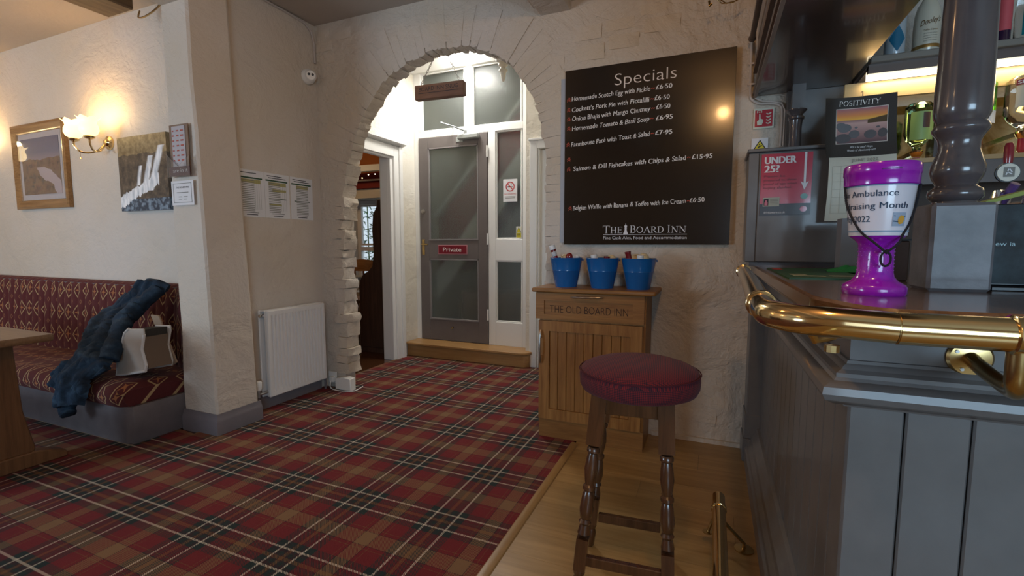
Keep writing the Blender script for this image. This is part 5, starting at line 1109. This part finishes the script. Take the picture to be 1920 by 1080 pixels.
ys = thing('slip_warning_sign', 'white sign with yellow warning triangle above the grey cabinet', 'sign', (.21, 2.87, 1.66))
box('plate', .172, .250, 2.870, 2.873, 1.60, 1.708, 'paper', ys); flatpoly([(.180, 1.648), (.244, 1.648), (.212, 1.700)], 'ink', ys, FS(2.8697)); flatpoly([(.188, 1.652), (.236, 1.652), (.212, 1.692)], yel, ys, FS(2.8693)); strokes([(.203, 1.660, .222, 1.670, .006), (.207, 1.672, .214, 1.678, .004)], ys, 'ink', FS(2.869))
wp = box('wall_plate', .16, .188, 2.86, 2.879, 1.33, 1.52, plain('cream_plate', (.60, .58, .42), .5)); tag(wp, 'narrow cream plate on the wall at the left edge of the cabinet', 'plate')
# cabinet on the bar end
kb = thing('wall_cabinet', 'grey painted cabinet standing on the end of the bar', 'cabinet', (.35, 2.73, 1.042))
box('cabinet_body', .152, .585, 2.612, 2.862, 1.062, 1.590, 'grey', kb, bevel=.003); box('cabinet_base', .17, .585, 2.63, 2.862, 1.042, 1.062, 'gloss', kb)
MB().box(.148, .192, 2.602, 2.612, 1.064, 1.585).build('stile', 'grey', kb, bevel=.002); box('cabinet_door', .195, .530, 2.600, 2.612, 1.066, 1.582, 'grey', kb, bevel=.002); box('stile', .533, .585, 2.602, 2.612, 1.064, 1.585, 'grey', kb)
box('cabinet_top', .142, .59, 2.592, 2.862, 1.590, 1.606, 'grey', kb, bevel=.003)
u5 = thing('age_poster', 'red UNDER 25? poster on the grey cabinet door', 'poster', (.31, 2.59, 1.43))
box('sheet', .203, .414, 2.5955, 2.5985, 1.288, 1.577, plain('poster_red', (.44, .02, .05), .22, coat=.5), u5); Fu = FS(2.5948)
lines(plain('poster_black', (.035, .03, .035), .25), u5, [(.203, .414, 1.288, 1.342)], Fu)
text('UNDER', .216, .345, 1.531, .032, 'paper', u5, FS(2.5945), weight=.015); text('25?', .216, .276, 1.491, .032, 'paper', u5, FS(2.5945), weight=.015)
pk = plain('poster_dark_text', (.14, .008, .02), .4)
for s_1, x1, z in (('Please be', .305, 1.467), ('prepared to show', .352, 1.449), ('proof of age when', .355, 1.431), ('buying alcohol.', .335, 1.413)): text(s_1, .216, x1, z, .011, pk, u5, FS(2.5945))
flatpoly([(.381, 1.577), (.390, 1.577), (.390, 1.435), (.402, 1.442), (.3855, 1.402), (.370, 1.442), (.381, 1.435)], 'paper', u5, FS(2.5944), name='arrow')
mt = Matrix.Rotation(R(8), 3, 'Y')
lines(plain('id_card', (.34, .36, .30), .4), u5, [(.216, .286, 1.330, 1.372)], FS(2.5943)); lines('ink', u5, [(.220, .240, 1.334, 1.366)], FS(2.594)); strokes([(.230, 1.335, .230, 1.350, .014), (.230, 1.350, .230, 1.360, .009)], u5, MC['poster_red'], FS(2.5938), 'print'); lines('greyink', u5, [(.246, .280, 1.340 + .007 * k, 1.343 + .007 * k) for k in range(4)], FS(2.594))
for cx, cz, m_1 in ((.386, 1.374, plain('badge_teal', (.20, .40, .38), .4)), (.386, 1.315, MC['poster_red'])): flatpoly([(cx + .015 * math.cos(a * PI / 8), cz + .013 * math.sin(a * PI / 8)) for a in range(16)], m_1, u5, FS(2.5943), name='badge')
text('drinkaware.co.uk', .222, .312, 1.297, .010, 'paper', u5, FS(2.5943))
# small column and boarding behind
co = thing('small_column', 'short turned grey column on top of the cabinet', 'column', (.357, 2.75, 1.606))
MB().lathe([(.030, 0), (.030, .01), (.027, .02), (.026, .12), (.030, .15), (.036, .156), (.036, .166), (.028, .172), (.030, .18), (.040, .190), (.046, .197), (.046, .2)], (.357, 2.75, 1.606), 24).build('shaft', 'gloss', co)
MB().box(.335, .39, 2.73, 2.78, 1.806, 1.925).build('upper_block', 'grey', co)
struct(MB().box(.325, .60, 2.845, 2.879, 1.606, 1.925).box(.325, .36, 2.835, 2.845, 1.606, 1.925).build('trim_8', 'grey', bevel=.002))

# ---------------------------------------------------------------- calendar
cal = thing('wall_calendar', 'hanging calendar with a sunset beach photo above a June page', 'calendar', (.57, 2.5, 1.5))
def curl(x, z): return 2.50 + .022 * math.cos((x - .56) * 9) * (1 if z > 1.53 else .4) - .05 * max(0, (.47 - x)) / .05 * .3 + .012 * math.sin((z - 1.5) * 14)
def page(u, v, x0, x1, z0, z1, skew):
    x = x0 + (x1 - x0) * u + skew * (1 - v); z = z0 + (z1 - z0) * v; return (x, curl(x, z), z)
MB().grid(lambda u, v: page(u, v, .432, .688, 1.531, 1.782, .018), 14, 12).build('upper_page', plain('calendar_black', (.030, .022, .016), .6), cal, solid=.001, ang=80)
MB().grid(lambda u, v: page(u, v, .462, .703, 1.252, 1.531, -.006), 14, 12).build('lower_page', plain('calendar_paper', (.62, .60, .50), .5), cal, solid=.001, ang=80)
wf = lambda x, z: (x, curl(x, z) - .0015, z)
def sunset():
    m, t, b = nt('sunset_print'); tc = t.nodes.new('ShaderNodeTexCoord'); sp = t.nodes.new('ShaderNodeSeparateXYZ'); t.links.new(tc.outputs['Generated'], sp.inputs[0])
    x, z = sp.outputs[0], sp.outputs[2]; c = ramp(t, z, [(0, (.12, .07, .08)), (.3, (.36, .21, .20)), (.58, (.60, .38, .34)), (.66, (.32, .18, .18)), (.69, (.95, .50, .08)), (.80, (.80, .30, .10)), (1, (.40, .17, .20))])
    head = math_(t, 'MULTIPLY', math_(t, 'GREATER_THAN', x, .62), math_(t, 'MULTIPLY', math_(t, 'GREATER_THAN', z, .56), math_(t, 'LESS_THAN', math_(t, 'ADD', z, math_(t, 'MULTIPLY', math_(t, 'SUBTRACT', 1.0, x), .25)), .76)))
    c = mixc(t, head, c, (.10, .065, .03)); t.links.new(c, b.inputs['Base Color']); b.inputs['Roughness'].default_value = .6; b.inputs['Specular IOR Level'].default_value = .2; return m
MB().grid(lambda u, v: wf(.478 + .185 * u + .008 * (1 - v), 1.588 + .148 * v), 10, 8).build('picture', plain('cal_border', (.70, .62, .55), .5), cal)
MB().grid(lambda u, v: (lambda p: (p[0], p[1] - .0008, p[2]))(wf(.4805 + .180 * u + .008 * (1 - v), 1.5905 + .143 * v)), 10, 8).build('picture', sunset(), cal)
stn = plain('boulder_print', (.06, .045, .045), .4)
for cx, cz, rx, rz in ((.500, 1.665, .020, .014), (.515, 1.655, .026, .018), (.512, 1.612, .030, .020), (.552, 1.628, .020, .017), (.610, 1.624, .022, .018), (.652, 1.626, .016, .019), (.558, 1.655, .006, .004), (.635, 1.652, .007, .004)):
    b = MB(); b.add([(lambda p: (p[0], p[1] - .0018, p[2]))(wf(min(.668, max(.484, cx + rx * math.cos(a * PI / 9))), cz + rz * math.sin(a * PI / 9))) for a in range(18)], [tuple(range(18))]); b.build('boulder', stn, cal)
for sgx in serif_word('POSITIVITY', 0, 1, 0, 1)[:0]: pass
b = MB()
for x0, z0, x1, z1, wd in serif_word('POSITIVITY', .486, .634, 1.746, .020):
    d = Vector((x1 - x0, z1 - z0)); n = Vector((-d.y, d.x)) / (d.length or 1) * wd / 2
    b.add([(lambda p: (p[0], p[1] - .004, p[2]))(wf(x0 + s1 * n.x * 1 + (x1 - x0) * e_, z0 + s1 * n.y + (z1 - z0) * e_)) for s1, e_ in ((1, 0), (-1, 0), (-1, 1), (1, 1))], [(0, 1, 2, 3)])
b.build('lettering', plain('title_white', (.95, .93, .88), .5), cal)
wt_ = lambda x, z: (x, curl(x, z) - .0040, z)
text('Will it be easy? Nope.', .540, .622, 1.568, .009, 'paper', cal, FS(2.49), shear=.2, wrap=wt_); text('Worth it? Absolutely not!', .530, .632, 1.554, .009, 'paper', cal, FS(2.49), shear=.2, wrap=wt_)
text('JUNE 2022', .545, .640, 1.507, .013, 'greyink', cal, FS(2.49), wrap=wt_)
b = MB()
for k in range(7):
    z = 1.49 - k * .034; b.add([wt_(.475 + .222 * i / 8, z + dz) for dz in (0, .001) for i in range(9)], [(i, i + 1, i + 10, i + 9) for i in range(8)])
for k in range(8):
    x = .475 + .0317 * k; b.add([wt_(x + dx, 1.49 - .204 * i / 6) for dx in (0, .001) for i in range(7)], [(i, i + 1, i + 8, i + 7) for i in range(6)])
g_ = b.build('date_grid', plain('grid_ink', (.40, .38, .32), .7), cal)
MB().tube([(.565, 2.52, 1.80), (.565, 2.49, 1.795), (.565, 2.488, 1.775)], .0015, 5).build('hook', 'steel', cal)
# ---------------------------------------------------------------- back bar: shelves, light, bottles
bb_ = thing('back_bar', 'grey shelved back bar with a lit panel behind the bar', 'shelving', (1.3, 2.7, 0))
gr2 = plain('shelf_grey', (.22, .20, .17), .4); crm = plain('lit_cream_board', (.60, .42, .20), .6)
box('upper_shelf', .60, 2.3, 2.55, 2.862, 1.928, 1.955, gr2, bb_, bevel=.003)
box('shelf_underside', .60, 2.3, 2.58, 2.862, 1.905, 1.926, plain('underside_gloss', (.14, .11, .10), .15, coat=.5), bb_)
box('light_pelmet', .60, 2.3, 2.578, 2.600, 1.890, 1.928, MC['underside_gloss'], bb_)
box('board', .53, 2.3, 2.64, 2.66, 1.80, 1.872, crm, bb_)
box('tube_light', .605, 2.25, 2.610, 2.634, 1.873, 1.904, emit('strip_light', (1.0, .86, .58), 4), bb_)
area('strip_light_glow', (1.4, 2.62, 1.868), (0, 0, 0), 1.6, .02, 3, (1, .80, .48))
def mirror_mat():
    m, t, b = nt('amber_mirror'); b.inputs['Metallic'].default_value = 1; b.inputs['Roughness'].default_value = .08
    v = coords(t); t.links.new(ramp(t, noise(t, v, 9, 4, .6, 1.5), [(.35, (.50, .36, .12)), (.6, (.85, .75, .45))]), b.inputs['Base Color']); return m
box('mirror_back', .62, 2.3, 2.845, 2.862, 1.508, 1.80, mirror_mat(), bb_); box('lower_back', .62, 2.3, 2.845, 2.862, .94, 1.49, plain('lower_back_brown', (.09, .06, .045), .6), bb_)
box('lower_shelf', .60, 2.3, 2.52, 2.845, 1.49, 1.508, plain('shelf_edge_wood', (.40, .24, .08), .35), bb_)
box('lower_fascia', .60, 2.3, 2.53, 2.55, 1.40, 1.49, plain('fascia_brown', (.10, .075, .065), .35), bb_)
box('counter', .64, 2.3, 2.35, 2.862, .90, .94, 'ctop', bb_); box('cabinet_front', .64, 2.3, 2.40, 2.862, .006, .90, 'gloss', bb_)
MB().box(.60, .62, 2.70, 2.862, 1.05, 1.80).build('end_panel', 'grey', bb_)
for x in (.64, .92): box('upright', x, x + .03, 2.80, 2.845, 1.508, 1.80, 'gloss', bb_)
# clutter below the lower shelf: cartons and a till
ct_ = thing('menu_holder', 'grey leaflet holder low behind the purple cup', 'holder', (.66, 2.0, 1.0))
box('holder_body', .46, .60, 2.2, 2.28, 1.042, 1.25, plain('holder_grey', (.22, .22, .24), .5), ct_); box('card', .52, .598, 2.19, 2.199, 1.05, 1.20, plain('holder_card', (.52, .50, .46), .5), ct_)
def up_bottle(x, y, z, prof, body, label, cat_m, extra=None, seg=28):
    t_ = thing('spirit_bottle', label, 'bottle', (x, y, z), group='bottles on the upper shelf')
    MB().lathe(prof, (x, y, z), seg, closed=True).build('body', body, t_)
    return t_
def lab(t_, x, y, z0, z1, r, a0, a1, m, name='label', n=14):
    MB().grid(lambda u, v: (x + r * math.sin(R(a0 + (a1 - a0) * u)), y - r * math.cos(R(a0 + (a1 - a0) * u)), z0 + (z1 - z0) * v), n, 2).build(name, m, t_)
def wrapc(x, y, r, off=0): return lambda a, z: (x + (r + .0008) * math.sin((a - off) / r), y - (r + .0008) * math.cos((a - off) / r), z)
std = [(.0, 0), (.034, 0), (.037, .006), (.037, .17), (.032, .20), (.016, .225), (.0135, .235), (.0135, .29), (.0155, .295), (.0155, .32), (0, .32)]
fat = [(0, 0), (.042, 0), (.046, .008), (.047, .10), (.044, .17), (.036, .205), (.022, .23), (.017, .25), (.016, .28), (.019, .285), (.019, .31), (0, .312)]
SZ_ = 1.955
b1 = up_bottle(.700, 2.63, SZ_, std, plain('silver_blue_bottle', (.42, .48, .52), .2, coat=.5), 'clear bottle with blue diamond label at the left end of the upper shelf', 0)
flatl = plain('label_blue', (.02, .16, .28), .3)
MB().grid(lambda u, v: (.700 + .0375 * math.sin((u - .5) * 1.7 * (1 - abs(2 * v - 1))), 2.63 - .0378 * math.cos((u - .5) * 1.7 * (1 - abs(2 * v - 1))), SZ_ + .02 + .11 * v), 10, 12).build('label', flatl, b1)
b2 = up_bottle(.812, 2.64, SZ_, fat, plain('cream_liqueur_bottle', (.66, .62, .50), .25, coat=.5), 'cream coloured liqueur bottle with brown script name on the upper shelf', 0)
MB().lathe([(.0474, .022), (.0478, .024), (.0478, .034), (.0474, .036)], (.812, 2.64, SZ_), 28, closed=False).build('band', plain('gold_band', (.42, .24, .07), .3, .6), b2)
text("Dooley's", -.036, .036, SZ_ + .112, .022, plain('script_brown', (.16, .09, .03), .5), b2, FS(2.5), shear=.35, dz=.014, wrap=wrapc(.812, 2.64, .0472)); text('Toffee Liqueur', -.024, .026, SZ_ + .090, .007, MC['script_brown'], b2, FS(2.5), shear=.2, wrap=wrapc(.812, 2.64, .0472))
for k in range(4): text('premium cream', -.022, .024, SZ_ + .078 - k * .010, .004, 'greyink', b2, FS(2.5), wrap=wrapc(.812, 2.64, .0472))
b3 = up_bottle(1.058, 2.63, SZ_, [(r * .62, z) for r, z in std], plain('dark_purple_glass', (.03, .01, .04), .1, coat=.5), 'pink labelled dark bottle right of the turned post on the upper shelf', 0)
lab(b3, 1.058, 2.63, SZ_ + .055, SZ_ + .20, .0238, -80, 80, plain('pink_label', (.70, .12, .14), .4))
b4 = up_bottle(1.135, 2.62, SZ_, fat, glass('smoke_glass', (.80, .82, .80), .03), 'clear bottle with teal label at the right edge of the upper shelf', 0)
lab(b4, 1.135, 2.62, SZ_ + .02, SZ_ + .125, .0476, -50, 60, plain('teal_label', (.01, .22, .26), .35)); text('Pind', -.026, -.002, SZ_ + .088, .022, 'paper', b4, FS(2.5), wrap=wrapc(1.135, 2.62, .0482))
b = MB()
def _sq(a, z): return wrapc(1.135, 2.62, .0484)(a, z)
b.add([_sq(-.014, SZ_ + .04), _sq(-.006, SZ_ + .04), _sq(.002, SZ_ + .065), _sq(.020, SZ_ + .085), _sq(.024, SZ_ + .096), _sq(.004, SZ_ + .082), _sq(-.008, SZ_ + .062)], [tuple(range(7))]).build('emblem', plain('orange_print', (.55, .14, .03), .5), b4)
# optics: inverted bottles
def optic(x, y, zt, col, lbl, r=.047, h=.19):
    t_ = thing('optic_bottle', lbl, 'bottle', (x, y, zt), group='upturned bottles on the back bar optics')
    MB().lathe([(0, 0), (r * .8, -.004), (r, -.016), (r, -h * .72), (r * .8, -h * .85), (r * .32, -h), (r * .30, -h - .03), (0, -h - .03)], (x, y, zt), 28, closed=False).build('body', glass('optic_glass_' + col[0], col[1], .01), t_)
    MB().lathe([(.022, 0), (.024, -.008), (.018, -.022), (.014, -.028)], (x, y, zt - h - .015), 18).build('collar', plain('copper_collar', (.65, .38, .20), .2, 1.0), t_)
    MB().lathe([(.013, 0), (.014, -.045), (.010, -.05), (.007, -.07)], (x, y, zt - h - .045), 14).build('measure', plain('optic_red', (.28, .015, .03), .15, coat=.5), t_)
    box('bracket', x - .008, x + .008, y + .02, 2.845, zt - h - .03, zt - h - .01, 'chrome', t_)
    return t_
o1 = optic(.815, 2.66, 1.765, ('green', (.50, .80, .42)), 'upturned green glass bottle left of the turned post', .050)
lab(o1, .815, 2.66, 1.60, 1.72, .0506, -50, 60, plain('green_label', (.28, .42, .14), .4)); lab(o1, .815, 2.66, 1.65, 1.715, .0512, 0, 30, plain('brown_label', (.08, .04, .03), .4))
o2 = optic(1.135, 2.60, 1.818, ('clear', (.90, .90, .84)), 'large upturned clear vodka bottle at the right edge', .062, .20)
lab(o2, 1.135, 2.60, 1.775, 1.797, .0626, -52, 70, plain('smirnoff_band', (.22, .01, .03), .4)); lab(o2, 1.135, 2.60, 1.69, 1.772, .0625, -50, 70, plain('smirnoff_label', (.55, .52, .42), .4))
text('SMIRNOFF', -.052, .070, 1.779, .013, 'paper', o2, FS(2.5), wrap=wrapc(1.135, 2.60, .063), weight=.01); text('No.21', -.018, .018, 1.738, .010, 'greyink', o2, FS(2.5), wrap=wrapc(1.135, 2.60, .063)); text('VODKA', -.022, .026, 1.722, .006, 'greyink', o2, FS(2.5), wrap=wrapc(1.135, 2.60, .063))
o3 = optic(1.022, 2.66, 1.83, ('bright_green', (.16, .75, .10)), 'upturned bright green bottle mostly behind the turned post', .045)
lab(o3, 1.022, 2.66, 1.65, 1.70, .0456, 0, 60, 'paper')
# pump heads
pump = thing('beer_tap', 'chrome beer tap with an oval cream badge right of the post', 'beer tap', (.835, 2.0, .94))
gv = MB().lathe([(.030, 0), (.030, .02), (.018, .04), (.018, .26), (.024, .28), (.024, .36), (.012, .38), (0, .385)], (.845, 2.02, .94), 20).build('tower', 'chrome', pump)
MB().tube([(.845, 2.02, 1.26), (.80, 1.98, 1.275), (.765, 1.95, 1.25), (.76, 1.945, 1.20)], .012, 10).tube([(.845, 2.02, 1.27), (.90, 1.98, 1.275), (.93, 1.95, 1.24)], .012, 10).build('spout', 'chrome', pump)
MB().lathe([(0, 0), (.030, 0), (.030, .008), (0, .008)], (0, 0, 0), 28, Matrix.Translation((.838, 1.985, 1.372)) @ Matrix.Rotation(R(90), 4, 'X')).build('badge_rim', 'black', pump)
MB().lathe([(0, 0), (.027, 0), (.027, .003), (0, .003)], (0, 0, 0), 28, Matrix.Translation((.838, 1.977, 1.372)) @ Matrix.Rotation(R(90), 4, 'X')).build('badge', plain('badge_cream', (.62, .60, .50), .35), pump)
lines('greyink', pump, [(.826, .852, 1.358, 1.388)], FS(1.9735)); strokes([(.832, 1.364, .838, 1.384, .003), (.838, 1.384, .846, 1.372, .003), (.834, 1.374, .846, 1.366, .003)], pump, 'paper', FS(1.973), 'print')
MB().lathe([(.010, 0), (.012, .02), (.012, .06), (.008, .07)], (.845, 2.0, 1.395), 12).build('tap_handle', plain('tap_red', (.25, .02, .03), .2, coat=.4), pump)
box('drip_counter', .64, 1.7, 1.56, 2.30, .90, .94, 'steel', pump)
tc2 = thing('chrome_taps', 'cluster of chrome tap spouts with black nozzles behind the screen', 'taps', (.92, 1.9, .94))
for k in range(3):
    x = .80 + .075 * k; MB().tube([(x, 1.95, .94), (x, 1.95, 1.26), (x - .01, 1.91, 1.30), (x - .03, 1.87, 1.28), (x - .035, 1.865, 1.22)], .014, 12).build('spout', 'chrome', tc2); MB().lathe([(.010, 0), (.012, .06), (.008, .07)], (x - .035, 1.865, 1.16), 10).build('nozzle', 'black', tc2); MB().tube([(x + .01, 1.94, 1.27), (x + .025, 1.90, 1.33)], .012, 8).build('lever', plain('lever_violet', (.10, .05, .18), .3), tc2)
tag(MB().prism([(.60, 1.245), (.66, 1.262), (.78, 1.30), (.78, 1.306), (.66, 1.272), (.60, 1.252)], 1.50, 1.56, 'xz').build('bar_towel', plain('green_towel', (.34, .40, .10), .8)), 'folded yellow green cloth lying over the black screen', 'cloth')
mo = thing('till_screen', 'black till screen seen from behind on the bar at the right edge', 'screen', (.80, 1.46, 1.042))
def cloudy_reflections():
    m, t, b = nt('screen_reflections'); v = coords(t); t.links.new(ramp(t, noise(t, v, 14, 5, .65), [(.40, (.006, .008, .010)), (.75, (.03, .05, .06))]), b.inputs['Base Color']); b.inputs['Roughness'].default_value = .5; b.inputs['Specular IOR Level'].default_value = .25; return m  # cloudy blue reflections painted into the base colour of the screen
box('screen_body', .592, .93, 1.46, 1.50, 1.052, 1.243, 'black', mo, bevel=.004); box('screen_face', .596, .926, 1.456, 1.4605, 1.058, 1.240, cloudy_reflections(), mo); box('stand', .60, .92, 1.44, 1.52, 1.042, 1.052, 'black', mo, bevel=.002)
text('ew ia', .607, .642, 1.146, .010, plain('cyan_print', (.45, .62, .66), .5), mo, FS(1.4555))

# ---------------------------------------------------------------- things on the bar top
ZT = 1.042; CX, CY = .325, 1.245
cup = thing('collection_cup', 'bright purple charity collection cup with a white printed band', 'collection cup', (CX, CY, ZT))
pur = plain('purple_plastic', (.30, .008, .42), .18, coat=.6)
MB().lathe([(0, 0), (.069, 0), (.072, .004), (.072, .018), (.068, .024), (.052, .032), (.043, .042), (.040, .055), (.039, .10), (.041, .118), (.052, .128), (.061, .134), (.063, .140), (.0775, .262), (.078, .264), (0, .264)], (CX, CY, ZT), 56, closed=False).build('body', pur, cup, ang=50)
MB().lathe([(.079, .248), (.081, .250), (.082, .272), (.0835, .274), (.0835, .292), (.080, .297), (.0, .300)], (CX, CY, ZT), 56, closed=False).build('lid', pur, cup, ang=40)
box('coin_slot', CX - .02, CX + .02, CY - .0838, CY - .080, ZT + .279, ZT + .281, plain('slot_dark', (.08, .0, .12), .5), cup)
def cone(a, z, e=.0012):
    zz = z - ZT; r = .0630 + .0145 * (zz - .140) / .122 + e; th_ = a / .071
    return (CX + r * math.sin(th_), CY - r * math.cos(th_), z)
MB().grid(lambda u, v: cone(-.215 + .43 * u, ZT + .136 + .119 * v, .0006), 56, 2).build('paper_band', plain('band_paper', (.66, .66, .74), .22, coat=.5), cup, ang=80)
lb = plain('band_blue', (.16, .28, .42), .5)
for z in (.144, .2455): MB().grid(lambda u, v: cone(-.21 + .42 * u, ZT + z + .003 * v, .0012), 56, 1).build('stripe', lb, cup)
nv = plain('navy_print', (.015, .045, .10), .5)
OFF = math.radians(-14) * .071
cw2 = lambda a, z: cone(a + OFF, z, .0016)
text('Air Ambulance', -.100, .036, ZT + .2225, .0135, nv, cup, FS(1), wrap=cw2, weight=.002); text('Fundraising Month', -.122, .064, ZT + .1955, .0135, nv, cup, FS(1), wrap=cw2, weight=.003); text('May 2022', -.100, -.019, ZT + .1665, .0135, nv, cup, FS(1), wrap=cw2, weight=.002)
MB().grid(lambda u, v: cw2(.030 + .034 * u, ZT + .156 + .030 * v), 6, 1).build('photo', plain('photo_sky', (.30, .38, .50), .5), cup)
b = MB(); b.add([cone(OFF + .042 + .018 * a, ZT + .160 + .020 * c, .0022) for a, c in ((0, .3), (.3, 0), (.8, .1), (1, .5), (.9, .9), (.4, 1), (.1, .7))], [tuple(range(7))]).build('helicopter', plain('heli_yellow', (.62, .33, .04), .5), cup)
b = MB(); b.add([cone(OFF + .032 + .030 * a, ZT + .158 + .018 * c, .0024) for a, c in ((0, 1.12), (1, 1.0), (1, 1.08), (0, 1.2))], [(0, 1, 2, 3)]).add([cone(OFF + .032 + .012 * a, ZT + .160 + .012 * c, .0024) for a, c in ((0, .5), (1, .4), (1, .6), (0, .7))], [(0, 1, 2, 3)]).build('rotor', nv, cup)
dm = MB()
for i in range(9):
    for k in range(20):
        a = 2 * PI * (k + .5 * (i % 2)) / 20; z = ZT + .048 + .0085 * i; r = .0400
        p = (CX + r * math.cos(a), CY + r * math.sin(a), z); dm.add([(p[0] + .0014 * dx, p[1] + .0014 * dy, p[2] + .0014 * dz) for dx, dy, dz in ((1, 0, 0), (-1, 0, 0), (0, 1, 0), (0, -1, 0), (0, 0, 1), (0, 0, -1))], [(0, 2, 4), (2, 1, 4), (1, 3, 4), (3, 0, 4), (2, 0, 5), (1, 2, 5), (3, 1, 5), (0, 3, 5)])
d0 = dm.build('stem_dimples', plain('dimple_purple', (.50, .10, .62), .2), cup); d0['kind'] = 'stuff'
rope = plain('black_cord', (.012, .010, .014), .8, bmp=.6, bscale=400)
def cordpt(a, zz, e=.004):
    r = (.0615 + (.0785 - .0615) * (zz - .138) / (.117)) if zz > .138 else max(.045, .0615 - (.138 - zz) * .9); th_ = R(a); return Vector((CX + (r + e) * math.sin(th_), CY - (r + e) * math.cos(th_), ZT + zz))
pts = [cordpt(-84, .250), cordpt(-84, .215), cordpt(-74, .19), cordpt(-60, .165), cordpt(-44, .142), Vector((CX - .020, CY - .068, ZT + .118)), Vector((CX + .004, CY - .066, ZT + .098))]
pts2 = [cordpt(72, .250), cordpt(70, .215), cordpt(62, .185), cordpt(52, .160), cordpt(40, .142), Vector((CX + .028, CY - .066, ZT + .118)), Vector((CX + .006, CY - .066, ZT + .100))]
lp = [Vector((CX + .004 + .011 * math.sin(a), CY - .066, ZT + .084 + .016 * math.cos(a))) for a in [2 * PI * k / 14 for k in range(15)]]
def twist(P, name):
    n = 4; Q = []
    for i in range(len(P) - 1):
        for k in range(n): Q.append(P[i].lerp(P[i + 1], k / n))
    Q.append(P[-1]); Rr = [.0024 + .0007 * (k % 2) for k in range(len(Q))]; return MB().tube(Q, Rr, 8).build(name, rope, cup)
twist(smooth(pts, 3), 'cord'); twist(smooth(pts2, 3), 'cord'); MB().tube(lp, .0026, 8).build('cord_loop', rope, cup)
MB().lathe([(0, -.006), (.005, -.003), (.006, 0), (.005, .003), (0, .006)], (CX + .005, CY - .066, ZT + .100), 10).build('knot', rope, cup)
cup.scale = (.80, .80, .925)
bmt = thing('bar_mat', 'dark green printed bar runner mat at the far corner of the bar', 'mat', (.35, 2.1, ZT))
mtg = plain('mat_green', (.012, .085, .035), .5)
MB().prism([(.225, 2.36), (.222, 1.70), (.225, 1.695), (.455, 1.72), (.46, 2.42), (.23, 2.38)][::-1], ZT, ZT + .004, 'xy').build('mat_base', mtg, bmt)
Ft = ((0, 0, ZT + .0042), (0, -1, 0), (1, 0, 0))
Ft = ((0, 0, ZT + .0042), (1, 0, 0), (0, 1, 0))
lines(plain('mat_cream', (.55, .56, .42), .5), bmt, [(.25, .34, 1.78, 1.82), (.25, .30, 1.86, 1.90), (.36, .44, 1.80, 1.815), (.36, .43, 1.84, 1.855)], Ft); lines(plain('mat_red', (.45, .05, .05), .5), bmt, [(.235, .27, 2.2, 2.34)], Ft)
text('DRAUGHT', .26, .42, 1.93, .05, MC['mat_cream'], bmt, Ft) if False else None
r7 = random.Random(8)
def clothf(u, v):
    x = .40 + .17 * u; y = 2.08 + .16 * v; e = math.sin(PI * u) * math.sin(PI * v)
    return (x + .02 * v, y, ZT + .006 + .022 * max(0, e) ** .5 * (.55 + .3 * math.sin(u * 13 + v * 5) + .25 * math.sin(v * 17 - u * 6)))
tag(MB().grid(clothf, 26, 18).build('green_cloth', plain('emerald_cloth', (.03, .30, .08), .8, var=.2), solid=.002, ang=80), 'crumpled bright green cloth on the bar behind the purple cup', 'cloth')
tm = thing('small_tub', 'small grey container beside the post behind the cup', 'container', (.47, 1.75, ZT))
box('tub', .46, .53, 1.72, 1.80, ZT, 1.16, plain('tub_brown', (.09, .06, .05), .5), tm, bevel=.004); box('tub_rim', .457, .533, 1.717, 1.803, 1.16, 1.165, 'black', tm)
